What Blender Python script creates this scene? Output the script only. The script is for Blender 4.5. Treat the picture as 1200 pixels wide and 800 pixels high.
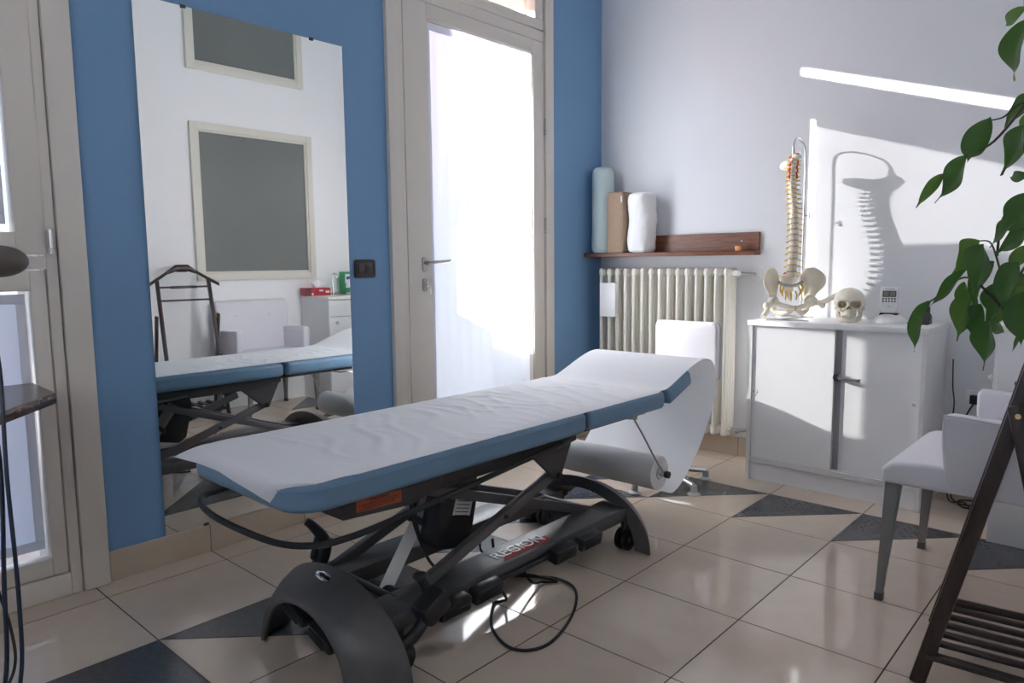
import bpy, bmesh, math, random
from mathutils import Vector, Matrix, noise
random.seed(7)
scene = bpy.context.scene
for o in list(bpy.data.objects):
    bpy.data.objects.remove(o, do_unlink=True)
COL = scene.collection
PI = math.pi

# ------------------------------------------------------------------ camera
YAW, PITCH, ROLL = math.radians(-42.191), math.radians(6.257), math.radians(-0.573)
fw = Vector((math.sin(YAW) * math.cos(PITCH), math.cos(YAW) * math.cos(PITCH), -math.sin(PITCH)))
rt = Vector((math.cos(YAW), -math.sin(YAW), 0))
up = rt.cross(fw)
rt2 = math.cos(ROLL) * rt + math.sin(ROLL) * up
up2 = -math.sin(ROLL) * rt + math.cos(ROLL) * up
cam_data = bpy.data.cameras.new('camera')
cam_data.sensor_width = 36.0
cam_data.lens = 839.92 / 1200 * 36.0
cam_data.clip_start = 0.02
cam = bpy.data.objects.new('camera', cam_data)
COL.objects.link(cam)
M = Matrix((rt2, up2, -fw)).transposed().to_4x4()
M.translation = Vector((2.602, -3.702, 1.067))
cam.matrix_world = M
scene.camera = cam

# ------------------------------------------------------------------ sky, sun, exposure
world = bpy.data.worlds.new('sky')
scene.world = world
world.use_nodes = True
bg = world.node_tree.nodes['Background']
bg.inputs['Color'].default_value = (0.64, 0.80, 1.0, 1)
bg.inputs['Strength'].default_value = 1.4
SUN_DIR = Vector((1.9, 1.0, -0.627)).normalized()
sun_data = bpy.data.lights.new('sun', 'SUN')
sun_data.energy = 44.0
sun_data.color = (1.0, 0.97, 0.93)
sun_data.angle = math.radians(0.5)
sun = bpy.data.objects.new('sun', sun_data)
COL.objects.link(sun)
sun.location = (-6, -4, 4)
sun.rotation_euler = SUN_DIR.to_track_quat('-Z', 'Y').to_euler()
vs = scene.view_settings
vs.view_transform = 'Standard'
vs.look = 'None'
vs.gamma = 1.0
vs.use_curve_mapping = False
vs.exposure = 0.66
cy = scene.cycles
cy.use_denoising = True
cy.max_bounces = 12
cy.diffuse_bounces = 8
cy.glossy_bounces = 6
cy.transmission_bounces = 8
cy.transparent_max_bounces = 16
cy.caustics_reflective = False
cy.caustics_refractive = False
cy.sample_clamp_indirect = 6.0
# sky light portals in the two glazed openings of the blue wall (they only guide sampling)
for nm, y0, y1, z0, z1 in (('portal_door', -1.42, -0.64, 0.1, 3.0), ('portal_window', -4.0, -3.03, 0.1, 2.8)):
    ld = bpy.data.lights.new(nm, 'AREA')
    ld.shape = 'RECTANGLE'
    ld.size = z1 - z0
    ld.size_y = y1 - y0
    ld.cycles.is_portal = True
    lo = bpy.data.objects.new(nm, ld)
    COL.objects.link(lo)
    lo.location = (-0.36, (y0 + y1) / 2, (z0 + z1) / 2)
    lo.rotation_euler = (0, -PI / 2, 0)

ld = bpy.data.lights.new('portal_rear', 'AREA')  # guides sampling through the added rear window
ld.shape = 'RECTANGLE'
ld.size = 0.9
ld.size_y = 1.5
ld.cycles.is_portal = True
lo = bpy.data.objects.new('portal_rear', ld)
COL.objects.link(lo)
lo.location = (1.85, -5.42, 1.75)
lo.rotation_euler = (PI / 2, 0, 0)

# ------------------------------------------------------------------ materials
MATS = {}
def mat(name, col, rough=0.5, metal=0.0, spec=0.5, var=0.0, vscale=8.0, bump=0.0, bscale=60.0, sheen=0.0, coat=0.0, trans=0.0):
    if name in MATS:
        return MATS[name]
    m = bpy.data.materials.new(name)
    m.use_nodes = True
    nt = m.node_tree
    b = nt.nodes['Principled BSDF']
    b.inputs['Base Color'].default_value = (*col, 1)
    b.inputs['Roughness'].default_value = rough
    b.inputs['Metallic'].default_value = metal
    b.inputs['Specular IOR Level'].default_value = spec
    b.inputs['Sheen Weight'].default_value = sheen
    b.inputs['Coat Weight'].default_value = coat
    geo = nt.nodes.new('ShaderNodeNewGeometry')
    if var > 0:
        n = nt.nodes.new('ShaderNodeTexNoise')
        n.inputs['Scale'].default_value = vscale
        n.inputs['Detail'].default_value = 5
        nt.links.new(geo.outputs['Position'], n.inputs['Vector'])
        mr = nt.nodes.new('ShaderNodeMapRange')
        mr.inputs['From Min'].default_value = 0.3
        mr.inputs['From Max'].default_value = 0.7
        mr.inputs['To Min'].default_value = 1 - var
        mr.inputs['To Max'].default_value = 1 + var
        nt.links.new(n.outputs['Fac'], mr.inputs['Value'])
        mx = nt.nodes.new('ShaderNodeVectorMath')
        mx.operation = 'SCALE'
        mx.inputs[0].default_value = col
        nt.links.new(mr.outputs['Result'], mx.inputs['Scale'])
        nt.links.new(mx.outputs['Vector'], b.inputs['Base Color'])
    if bump > 0:
        n2 = nt.nodes.new('ShaderNodeTexNoise')
        n2.inputs['Scale'].default_value = bscale
        n2.inputs['Detail'].default_value = 4
        nt.links.new(geo.outputs['Position'], n2.inputs['Vector'])
        bp = nt.nodes.new('ShaderNodeBump')
        bp.inputs['Strength'].default_value = bump
        bp.inputs['Distance'].default_value = 0.004
        nt.links.new(n2.outputs['Fac'], bp.inputs['Height'])
        nt.links.new(bp.outputs['Normal'], b.inputs['Normal'])
    MATS[name] = m
    return m

def wood(name, c1, c2, rough, scale, stretch):
    m = mat(name, c1, rough)
    nt = m.node_tree
    b = nt.nodes['Principled BSDF']
    geo = nt.nodes.new('ShaderNodeNewGeometry')
    mp = nt.nodes.new('ShaderNodeMapping')
    mp.inputs['Scale'].default_value = stretch
    n = nt.nodes.new('ShaderNodeTexNoise')
    n.inputs['Scale'].default_value = scale
    n.inputs['Detail'].default_value = 6
    n.inputs['Distortion'].default_value = 0.6
    r = nt.nodes.new('ShaderNodeValToRGB')
    r.color_ramp.elements[0].position = 0.35
    r.color_ramp.elements[0].color = (*c1, 1)
    r.color_ramp.elements[1].position = 0.68
    r.color_ramp.elements[1].color = (*c2, 1)
    nt.links.new(geo.outputs['Position'], mp.inputs['Vector'])
    nt.links.new(mp.outputs['Vector'], n.inputs['Vector'])
    nt.links.new(n.outputs['Fac'], r.inputs['Fac'])
    nt.links.new(r.outputs['Color'], b.inputs['Base Color'])
    return m

def glass(name, tint=(1, 1, 1), gloss=0.08):
    m = bpy.data.materials.new(name)
    m.use_nodes = True
    nt = m.node_tree
    nt.nodes.clear()
    out = nt.nodes.new('ShaderNodeOutputMaterial')
    mix = nt.nodes.new('ShaderNodeMixShader')
    t = nt.nodes.new('ShaderNodeBsdfTransparent')
    t.inputs['Color'].default_value = (*tint, 1)
    g = nt.nodes.new('ShaderNodeBsdfGlossy')
    g.inputs['Roughness'].default_value = 0.02
    lw = nt.nodes.new('ShaderNodeLayerWeight')
    lw.inputs['Blend'].default_value = 0.15
    ml = nt.nodes.new('ShaderNodeMath')
    ml.operation = 'MULTIPLY'
    ml.inputs[1].default_value = 0.6
    nt.links.new(lw.outputs['Fresnel'], ml.inputs[0])
    nt.links.new(ml.outputs[0], mix.inputs[0])
    nt.links.new(t.outputs[0], mix.inputs[1])
    nt.links.new(g.outputs[0], mix.inputs[2])
    nt.links.new(mix.outputs[0], out.inputs[0])
    MATS[name] = m
    return m

def cloth_sheer(name, col, through, trans_w, weave=900):
    """woven fabric: a share of open weave, the rest scatters light to both sides"""
    m = bpy.data.materials.new(name)
    m.use_nodes = True
    nt = m.node_tree
    nt.nodes.clear()
    out = nt.nodes.new('ShaderNodeOutputMaterial')
    mix = nt.nodes.new('ShaderNodeMixShader')
    mix2 = nt.nodes.new('ShaderNodeMixShader')
    t = nt.nodes.new('ShaderNodeBsdfTransparent')
    d = nt.nodes.new('ShaderNodeBsdfDiffuse')
    tl = nt.nodes.new('ShaderNodeBsdfTranslucent')
    d.inputs['Color'].default_value = (*col, 1)
    tl.inputs['Color'].default_value = (*col, 1)
    mix2.inputs[0].default_value = trans_w
    nt.links.new(d.outputs[0], mix2.inputs[1])
    nt.links.new(tl.outputs[0], mix2.inputs[2])
    geo = nt.nodes.new('ShaderNodeNewGeometry')
    mp = nt.nodes.new('ShaderNodeMapping')
    mp.inputs['Scale'].default_value = (1, 90, 260)
    n = nt.nodes.new('ShaderNodeTexNoise')
    n.inputs['Scale'].default_value = 1.0
    n.inputs['Detail'].default_value = 3
    mr = nt.nodes.new('ShaderNodeMapRange')
    mr.inputs['From Min'].default_value = 0.3
    mr.inputs['From Max'].default_value = 0.7
    mr.inputs['To Min'].default_value = 1 - through * 1.25
    mr.inputs['To Max'].default_value = 1 - through * 0.75
    nt.links.new(geo.outputs['Position'], mp.inputs['Vector'])
    nt.links.new(mp.outputs['Vector'], n.inputs['Vector'])
    nt.links.new(n.outputs['Fac'], mr.inputs['Value'])
    nt.links.new(mr.outputs['Result'], mix.inputs[0])
    nt.links.new(t.outputs[0], mix.inputs[1])
    nt.links.new(mix2.outputs[0], mix.inputs[2])
    nt.links.new(mix.outputs[0], out.inputs[0])
    MATS[name] = m
    return m

def thin(name, col, trans_w, rough=0.5, gloss=0.0):
    """thin opaque sheet that lets some light glow through (paper, leaves)"""
    m = bpy.data.materials.new(name)
    m.use_nodes = True
    nt = m.node_tree
    b = nt.nodes['Principled BSDF']
    b.inputs['Base Color'].default_value = (*col, 1)
    b.inputs['Roughness'].default_value = rough
    b.inputs['Specular IOR Level'].default_value = gloss
    out = nt.nodes['Material Output']
    tl = nt.nodes.new('ShaderNodeBsdfTranslucent')
    tl.inputs['Color'].default_value = (*col, 1)
    mix = nt.nodes.new('ShaderNodeMixShader')
    mix.inputs[0].default_value = trans_w
    nt.links.new(b.outputs[0], mix.inputs[1])
    nt.links.new(tl.outputs[0], mix.inputs[2])
    nt.links.new(mix.outputs[0], out.inputs[0])
    MATS[name] = m
    return m

BLUE = mat('blue_paint', (0.180, 0.345, 0.570), 0.55, var=0.02, vscale=2, bump=0.10, bscale=220)
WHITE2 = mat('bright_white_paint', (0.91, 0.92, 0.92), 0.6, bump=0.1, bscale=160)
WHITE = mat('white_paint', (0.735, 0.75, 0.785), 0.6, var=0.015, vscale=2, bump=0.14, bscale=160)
CEIL = mat('ceiling_paint', (0.82, 0.82, 0.82), 0.8, bump=0.05)
GROUT = mat('dark_grout', (0.035, 0.032, 0.03), 0.8)
TILE = mat('cream_tile', (0.64, 0.535, 0.435), 0.07, spec=0.6, var=0.03, vscale=14)
TILE2 = mat('cream_tile_tone', (0.615, 0.515, 0.42), 0.08, spec=0.6, var=0.03, vscale=14)
DTILE = mat('charcoal_tile', (0.075, 0.077, 0.083), 0.2, spec=0.5, var=0.16, vscale=60)
BTILE = mat('beige_skirting_tile', (0.56, 0.47, 0.37), 0.3, var=0.03, vscale=20)
LACQ = mat('cream_lacquer', (0.755, 0.71, 0.655), 0.35, var=0.01, bump=0.02, bscale=40)
RUBBER = mat('dark_seal', (0.05, 0.045, 0.04), 0.7)
GLASS = glass('clear_glass')
SHEER = cloth_sheer('sheer_curtain', (0.86, 0.91, 1.0), 0.060, 0.60)
BLIND = cloth_sheer('window_blind_fabric', (0.84, 0.88, 0.97), 0.03, 0.62)
HEM = cloth_sheer('curtain_hem', (0.80, 0.82, 0.88), 0.03, 0.35)
MIRROR = mat('mirror_silver', (0.94, 0.965, 0.955), 0.0, 1.0)
BLACKP = mat('black_plastic', (0.018, 0.018, 0.019), 0.38, bump=0.05, bscale=300)
BLACKR = mat('black_rubber', (0.02, 0.02, 0.021), 0.6)
CHROME = mat('chrome', (0.75, 0.75, 0.76), 0.12, 1.0)
STEEL = mat('brushed_steel', (0.42, 0.42, 0.41), 0.32, 1.0)
ALU = mat('anodised_aluminium', (0.66, 0.65, 0.65), 0.35, 1.0)
FRAME = mat('charcoal_powder_coat', (0.10, 0.096, 0.098), 0.36, var=0.05, vscale=40, bump=0.12, bscale=500)
FRAME2 = mat('dark_grey_steel', (0.048, 0.045, 0.044), 0.45, bump=0.06, bscale=400)
VINYL = mat('blue_vinyl', (0.145, 0.26, 0.39), 0.40, spec=0.45, var=0.03, vscale=12, bump=0.06, bscale=250)
PAPER = thin('white_paper', (0.93, 0.93, 0.95), 0.12, 0.7, 0.15)
ROLLP = mat('rolled_paper', (0.74, 0.73, 0.72), 0.8, bump=0.04, bscale=120)
ENAMEL = mat('cream_enamel', (0.80, 0.77, 0.70), 0.28)
PLASW = mat('white_plastic', (0.82, 0.82, 0.82), 0.35)
BRASS = mat('brass', (0.75, 0.55, 0.25), 0.3, 1.0)
MAHOG = wood('reddish_brown_wood', (0.135, 0.05, 0.03), (0.24, 0.095, 0.052), 0.4, 5.0, (2, 8, 26))
DESKW = wood('dark_brown_laminate', (0.075, 0.042, 0.032), (0.12, 0.066, 0.05), 0.25, 4.0, (14, 3, 14))
WENGE = wood('dark_stained_beech', (0.022, 0.012, 0.011), (0.045, 0.024, 0.02), 0.35, 6.0, (14, 14, 3))
LAMIN = mat('white_laminate', (0.78, 0.785, 0.80), 0.32, var=0.01)
LAMED = mat('white_edge_band', (0.70, 0.70, 0.70), 0.4, var=0.03, vscale=30)
LGREY = mat('grey_slot', (0.33, 0.34, 0.36), 0.4)
LEATH = mat('white_leatherette', (0.74, 0.73, 0.77), 0.42, bump=0.10, bscale=180, var=0.01)
GLEG = mat('grey_lacquered_leg', (0.23, 0.225, 0.22), 0.35)
TEAL = mat('pale_aqua_fabric', (0.55, 0.67, 0.68), 0.85, bump=0.1, bscale=300)
BEIGE = mat('beige_terry', (0.42, 0.30, 0.215), 0.9, bump=0.35, bscale=400, var=0.08, vscale=120)
WFAB = mat('white_cotton', (0.84, 0.84, 0.85), 0.85, bump=0.15, bscale=90)
BONE = mat('bone_plastic', (0.80, 0.74, 0.62), 0.4, var=0.05, vscale=30)
DISC = mat('disc_plastic', (0.62, 0.47, 0.30), 0.5)
NERVE = mat('yellow_nerve', (0.80, 0.52, 0.06), 0.45)
ARTERY = mat('red_artery', (0.72, 0.05, 0.03), 0.4)
GREYB = mat('grey_plastic', (0.46, 0.47, 0.48), 0.45)
LCD = mat('lcd_screen', (0.10, 0.13, 0.11), 0.2)
TAUPE = mat('taupe_shade', (0.115, 0.098, 0.082), 0.55, var=0.04)
FROST = mat('grey_frosted_glass', (0.17, 0.185, 0.175), 0.34, spec=0.6, var=0.05, vscale=2)
ORANGE = mat('orange_sticker', (0.44, 0.095, 0.035), 0.5, var=0.1, vscale=60)
INK = mat('black_ink', (0.015, 0.013, 0.012), 0.6)
LABEL = mat('silver_label', (0.62, 0.63, 0.64), 0.4)
REDP = mat('red_print', (0.34, 0.012, 0.015), 0.75)
CREDIT = mat('light_letter', (0.62, 0.62, 0.63), 0.4)
REDBOX = mat('red_card', (0.42, 0.01, 0.03), 0.4)
DREDBOX = mat('dark_red_card', (0.12, 0.01, 0.02), 0.4)
GREENB = mat('green_card', (0.05, 0.36, 0.16), 0.4)
BLUEP = mat('blue_print', (0.05, 0.06, 0.32), 0.4)
TERRA = mat('cork_orange', (0.72, 0.33, 0.14), 0.7)
TWIG = mat('brown_twig', (0.06, 0.045, 0.03), 0.7)
SOIL = mat('dark_soil', (0.03, 0.022, 0.016), 0.95, bump=0.6, bscale=80)
POTM = mat('grey_pot', (0.25, 0.25, 0.25), 0.6)
LEAF = thin('ficus_leaf', (0.045, 0.125, 0.02), 0.35, 0.3, 0.5)
LEAFB = thin('ficus_leaf_light', (0.09, 0.19, 0.035), 0.40, 0.35, 0.5)
STUCCO = mat('exterior_plaster', (0.62, 0.60, 0.56), 0.9, var=0.05)
AWNING = thin('orange_awning', (0.85, 0.38, 0.16), 0.5, 0.8, 0.1)
PAVE = mat('terrace_paving', (0.26, 0.25, 0.24), 0.85, var=0.08, vscale=6)
CORD = mat('dark_blue_cord', (0.012, 0.022, 0.05), 0.4)

# ------------------------------------------------------------------ mesh helpers
ORG = {}
def world_org(p):
    return ORG.get(p.name, Vector((0, 0, 0))) if p else Vector((0, 0, 0))

def obj(name, bm, m, parent=None, angle=0.7, smooth=True):
    """link a bmesh built in room coordinates as ONE mesh object"""
    org = world_org(parent)
    if org.length > 0:
        bmesh.ops.translate(bm, verts=bm.verts, vec=-org)
    bmesh.ops.recalc_face_normals(bm, faces=bm.faces)
    me = bpy.data.meshes.new(name)
    bm.to_mesh(me)
    bm.free()
    if smooth:
        me.shade_smooth()
        me.set_sharp_from_angle(angle=angle)
    for mm in (m if isinstance(m, (list, tuple)) else [m]):
        me.materials.append(mm)
    o = bpy.data.objects.new(name, me)
    COL.objects.link(o)
    if parent:
        o.parent = parent
        ORG[o.name] = org
    return o

def thing(name, label, cat, loc=(0, 0, 0), group=None):
    o = bpy.data.objects.new(name, None)
    o.empty_display_size = 0.1
    COL.objects.link(o)
    o.location = loc
    ORG[o.name] = Vector(loc)
    return tag(o, label, cat, group)

def tag(o, label, cat, group=None):
    o['label'] = label
    o['category'] = cat
    if group:
        o['group'] = group
    return o

def struct(o, label=None):
    o['kind'] = 'structure'
    if label:
        o['label'] = label
    return o

def share(name, src, parent, loc=(0, 0, 0), rot=(0, 0, 0), scale=(1, 1, 1), m=None):
    """another copy of a part (shared mesh)"""
    o = src.copy()
    o.name = name
    COL.objects.link(o)
    o.parent = parent
    o.location = loc
    o.rotation_euler = rot
    o.scale = scale
    return o

def BM():
    return bmesh.new()

def merge(bm, tmp):
    me = bpy.data.meshes.new('tmp')
    tmp.to_mesh(me)
    tmp.free()
    bm.from_mesh(me)
    bpy.data.meshes.remove(me)
    return bm

def box(bm, lo, hi, bev=0.0, seg=2, rot=None, pivot=None):
    t = BM()
    bmesh.ops.create_cube(t, size=1.0)
    c = [(lo[i] + hi[i]) / 2 for i in range(3)]
    s = [abs(hi[i] - lo[i]) for i in range(3)]
    for v in t.verts:
        v.co = Vector((c[0] + v.co.x * s[0], c[1] + v.co.y * s[1], c[2] + v.co.z * s[2]))
    if bev > 0:
        bmesh.ops.bevel(t, geom=list(t.edges), offset=min(bev, min(s) * 0.48), segments=seg, affect='EDGES', profile=0.5)
    if rot is not None:
        p = Vector(pivot if pivot else c)
        bmesh.ops.transform(t, matrix=Matrix.Translation(p) @ rot @ Matrix.Translation(-p), verts=t.verts)
    return merge(bm, t)

def smooth_path(pts, n=8, closed=False):
    P = [Vector(p) for p in pts]
    if len(P) < 3:
        return P
    out = []
    N = len(P)
    rng = N if closed else N - 1
    for i in range(rng):
        if closed:
            p0, p1, p2, p3 = P[(i - 1) % N], P[i], P[(i + 1) % N], P[(i + 2) % N]
        else:
            p0, p1, p2, p3 = P[max(i - 1, 0)], P[i], P[i + 1], P[min(i + 2, N - 1)]
        for k in range(n):
            t = k / n
            out.append(0.5 * ((2 * p1) + (-p0 + p2) * t + (2 * p0 - 5 * p1 + 4 * p2 - p3) * t * t + (-p0 + 3 * p1 - 3 * p2 + p3) * t ** 3))
    if not closed:
        out.append(P[-1])
    return out

def tube(bm, pts, r, seg=10, cap=True, closed=False, rfun=None):
    P = [Vector(p) for p in pts]
    N = len(P)
    rings = []
    ref = None
    for i in range(N):
        if closed:
            d = P[(i + 1) % N] - P[(i - 1) % N]
        else:
            d = P[min(i + 1, N - 1)] - P[max(i - 1, 0)]
        d.normalize()
        if ref is None:
            ref = d.cross(Vector((0, 0, 1)))
            if ref.length < 0.1:
                ref = d.cross(Vector((1, 0, 0)))
        ref = (ref - d * ref.dot(d)).normalized()
        b = d.cross(ref)
        rr = rfun(i / (N - 1)) if rfun else r
        rings.append([bm.verts.new(P[i] + (ref * math.cos(2 * PI * k / seg) + b * math.sin(2 * PI * k / seg)) * rr) for k in range(seg)])
    for i in range(N if closed else N - 1):
        A, B = rings[i], rings[(i + 1) % N]
        for k in range(seg):
            bm.faces.new((A[k], A[(k + 1) % seg], B[(k + 1) % seg], B[k]))
    if cap and not closed:
        bm.faces.new(rings[0][::-1])
        bm.faces.new(rings[-1])
    return bm

def cyl(bm, a, b, r, seg=16, r2=None):
    return tube(bm, [a, b], r, seg, rfun=(lambda t: r + (r2 - r) * t) if r2 is not None else None)

def lathe(bm, prof, origin=(0, 0, 0), axis='Z', seg=24):
    """prof: (radius, height) pairs"""
    o = Vector(origin)
    rings = []
    def pt(r, h, a):
        c, s = r * math.cos(a), r * math.sin(a)
        return o + (Vector((c, s, h)) if axis == 'Z' else Vector((h, c, s)) if axis == 'X' else Vector((c, h, s)))
    for r, h in prof:
        if r < 1e-6:
            rings.append([bm.verts.new(pt(0, h, 0))])
        else:
            rings.append([bm.verts.new(pt(r, h, 2 * PI * k / seg)) for k in range(seg)])
    for A, B in zip(rings[:-1], rings[1:]):
        if len(A) == 1 and len(B) == 1:
            continue
        for k in range(seg):
            k2 = (k + 1) % seg
            if len(A) == 1:
                bm.faces.new((A[0], B[k], B[k2]))
            elif len(B) == 1:
                bm.faces.new((A[k], A[k2], B[0]))
            else:
                bm.faces.new((A[k], A[k2], B[k2], B[k]))
    if len(rings[0]) > 1:
        bm.faces.new(rings[0][::-1])
    if len(rings[-1]) > 1:
        bm.faces.new(rings[-1])
    return bm

def prism(bm, poly, a0, a1, axis='X', bev=0.0, seg=2):
    """extrude a 2-D polygon along an axis; poly in the other two axes in xyz order"""
    t = BM()
    def pt(u, v, a):
        return (a, u, v) if axis == 'X' else (u, a, v) if axis == 'Y' else (u, v, a)
    A = [t.verts.new(pt(u, v, a0)) for u, v in poly]
    B = [t.verts.new(pt(u, v, a1)) for u, v in poly]
    n = len(poly)
    t.faces.new(A[::-1])
    t.faces.new(B)
    for i in range(n):
        t.faces.new((A[i], A[(i + 1) % n], B[(i + 1) % n], B[i]))
    if bev > 0:
        bmesh.ops.recalc_face_normals(t, faces=t.faces)
        bmesh.ops.bevel(t, geom=list(t.edges), offset=bev, segments=seg, affect='EDGES', profile=0.5)
    return merge(bm, t)

def rrect(u0, v0, u1, v1, r, n=5):
    out = []
    for cu, cv, a in ((u1 - r, v1 - r, 0), (u0 + r, v1 - r, PI / 2), (u0 + r, v0 + r, PI), (u1 - r, v0 + r, 1.5 * PI)):
        for k in range(n + 1):
            out.append((cu + r * math.cos(a + k / n * PI / 2), cv + r * math.sin(a + k / n * PI / 2)))
    return out

def grid(bm, fn, nu, nv, closeu=False):
    V = [[bm.verts.new(fn(i / nu, j / nv)) for j in range(nv + 1)] for i in range(nu + (0 if closeu else 1))]
    for i in range(nu):
        i2 = (i + 1) % len(V)
        for j in range(nv):
            bm.faces.new((V[i][j], V[i2][j], V[i2][j + 1], V[i][j + 1]))
    return bm

def blob(bm, c, r, seg=20, rings=12, fn=None):
    t = BM()
    bmesh.ops.create_uvsphere(t, u_segments=seg, v_segments=rings, radius=1.0)
    for v in t.verts:
        p = v.co.copy()
        if fn:
            p = fn(p)
        v.co = Vector((c[0] + p.x * r[0], c[1] + p.y * r[1], c[2] + p.z * r[2]))
    return merge(bm, t)

def text_obj(name, s, size, m, parent, mw, extrude=0.0004, align='CENTER'):
    cu = bpy.data.curves.new(name, 'FONT')
    cu.body = s
    cu.size = size
    cu.extrude = extrude
    cu.align_x = align
    cu.align_y = 'CENTER'
    cu.resolution_u = 3
    tmp = bpy.data.objects.new(name + '_tmp', cu)
    COL.objects.link(tmp)
    bpy.context.view_layer.update()
    me = bpy.data.meshes.new_from_object(tmp.evaluated_get(bpy.context.evaluated_depsgraph_get()))
    bpy.data.objects.remove(tmp, do_unlink=True)
    bpy.data.curves.remove(cu)
    me.transform(Matrix.Translation(-world_org(parent)) @ mw)
    me.materials.clear()
    me.materials.append(m)
    o = bpy.data.objects.new(name, me)
    COL.objects.link(o)
    o.parent = parent
    ORG[o.name] = world_org(parent)
    return o

def basis(origin, xdir, ydir):
    x = Vector(xdir).normalized()
    z = x.cross(Vector(ydir)).normalized()
    y = z.cross(x)
    m = Matrix((x, y, z)).transposed().to_4x4()
    m.translation = Vector(origin)
    return m

# ================================================================== the setting
XR, YF, ZC, WT = 2.56, -5.2, 3.25, 0.35      # right wall, far end behind the camera, ceiling, outer wall thickness
# ---- floor: grout bed with single tiles
b = BM(); box(b, (-0.02, YF, -0.06), (4.3, 0.02, -0.0009))
floor = struct(obj('floor', b, GROUT, smooth=False), 'polished cream tile floor with charcoal triangle inlay border')
T, J = 0.4, 0.0021
GX0, GY0 = 0.928, -0.541
def tile_mesh(poly, name, m):
    t = BM(); prism(t, poly, -0.006, 0.0, 'Z')
    return obj(name, t, m, floor, smooth=False)
h = T - J
sq = tile_mesh([(J, J), (h, J), (h, h), (J, h)], 'floor_tile', TILE)
sq2 = tile_mesh([(J, J), (h, J), (h, h), (J, h)], 'floor_tile', TILE2)
d = J * 1.0
dk = tile_mesh([(J, J + 2 * d), (h - 2 * d, h), (J, h)], 'charcoal_floor_tile', DTILE)
lt = tile_mesh([(J + d, J), (h, J), (h, h - d)], 'floor_tile', TILE)
first = {}
def place_tile(src, x, y):
    if src.name not in first:
        first[src.name] = 1
        src.location = (x, y, 0)
    else:
        share(src.name.split('.')[0], src, floor, (x, y, 0))
cut_i = 0
for i in range(-3, 9):
    for j in range(-12, 2):
        x0, y0 = GX0 + i * T, GY0 + j * T
        x1, y1 = x0 + T, y0 + T
        if x1 <= 0.012 or y0 >= -0.012 or x0 > 4.2 or y1 < YF + 0.05:
            continue
        inlay = (i == -1 and j <= -1) or (j == -1 and i >= -1 and i <= 3)
        if inlay and x0 < XR:
            place_tile(dk, x0, y0); place_tile(lt, x0, y0)
        elif x0 < 0 or y1 > 0 or y0 < YF:
            px0, py0, px1, py1 = max(x0 + J, 0.0), max(y0 + J, YF), x1 - J, min(y1 - J, 0.0)
            if px1 - px0 < 0.02 or py1 - py0 < 0.02:
                continue
            t = BM(); prism(t, [(px0, py0), (px1, py0), (px1, py1), (px0, py1)], -0.006, 0.0, 'Z')
            obj('floor_tile', t, TILE if (i + j) % 2 else TILE2, floor, smooth=False)
        else:
            place_tile(sq if (i * 7 + j * 5) % 3 else sq2, x0, y0)

# ---- blue wall with the glazed door and the left french window
DY0, DY1, DZ1 = -1.62, -0.50, 3.02            # door opening (inside)
WY0, WY1, WZ1 = -4.15, -2.90, 3.02            # window opening
b = BM()
for lo, hi in (((-WT, YF, 0), (0, WY0, ZC)), ((-WT, WY1, 0), (0, DY0, ZC)), ((-WT, DY1, 0), (0, 0.2, ZC)),
               ((-WT, WY0, WZ1), (0, WY1, ZC)), ((-WT, DY0, DZ1), (0, DY1, ZC)),
               ((-WT, WY0, -0.06), (0, WY1, 0.0)), ((-WT, DY0, -0.06), (0, DY1, 0.0))):
    box(b, lo, hi)
wall_left = struct(obj('wall_left', b, BLUE, smooth=False), 'blue painted wall carrying the mirror and glazed door')
# outer masonry jamb, narrower than the frame
b = BM(); box(b, (-WT - 0.02, DY0 - 0.02, 0), (-0.10, -1.42, DZ1)); box(b, (-WT - 0.02, -0.60, 0), (-0.10, DY1 + 0.02, DZ1))
box(b, (-WT - 0.02, -3.00, 0), (-0.10, WY1 + 0.02, WZ1))
obj('outer_jamb', b, STUCCO, wall_left, smooth=False)
# ---- white walls and ceiling
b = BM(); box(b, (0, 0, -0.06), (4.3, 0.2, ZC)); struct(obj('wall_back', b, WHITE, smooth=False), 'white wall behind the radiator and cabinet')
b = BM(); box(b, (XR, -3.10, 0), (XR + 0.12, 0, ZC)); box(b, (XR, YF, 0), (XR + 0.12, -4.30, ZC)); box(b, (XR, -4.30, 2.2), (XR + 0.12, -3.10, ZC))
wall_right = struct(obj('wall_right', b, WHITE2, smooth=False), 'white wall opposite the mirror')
b = BM()
for lo, hi in (((-WT, YF - 0.2, -0.06), (1.4, YF, ZC)), ((2.3, YF - 0.2, -0.06), (4.3, YF, ZC)), ((1.4, YF - 0.2, -0.06), (2.3, YF, 1.0)), ((1.4, YF - 0.2, 2.5), (2.3, YF, ZC))):
    box(b, lo, hi)
struct(obj('wall_front', b, WHITE, smooth=False))
root = bpy.data.objects.new('added_window', None); COL.objects.link(root); struct(root, 'added rear window giving fill light from behind the camera'); ORG[root.name] = Vector((0, 0, 0))  # added window, lets in sky fill from behind the camera
for lo, hi in (((1.4, YF - 0.08, 1.0), (2.3, YF - 0.02, 1.07)), ((1.4, YF - 0.08, 2.43), (2.3, YF - 0.02, 2.5)), ((1.4, YF - 0.08, 1.07), (1.47, YF - 0.02, 2.43)), ((2.23, YF - 0.08, 1.07), (2.3, YF - 0.02, 2.43))):
    b = BM(); box(b, lo, hi, 0.003); obj('sash', b, LACQ, root)
for x0, x1 in ((1.465, 2.235),):
    b = BM(); box(b, (x0, YF - 0.053, 1.065), (x1, YF - 0.047, 2.435)); obj('glass_pane', b, GLASS, root, smooth=False)
b = BM(); box(b, (4.2, YF, -0.06), (4.4, 0.0, ZC)); struct(obj('wall_hall', b, WHITE, smooth=False))
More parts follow.
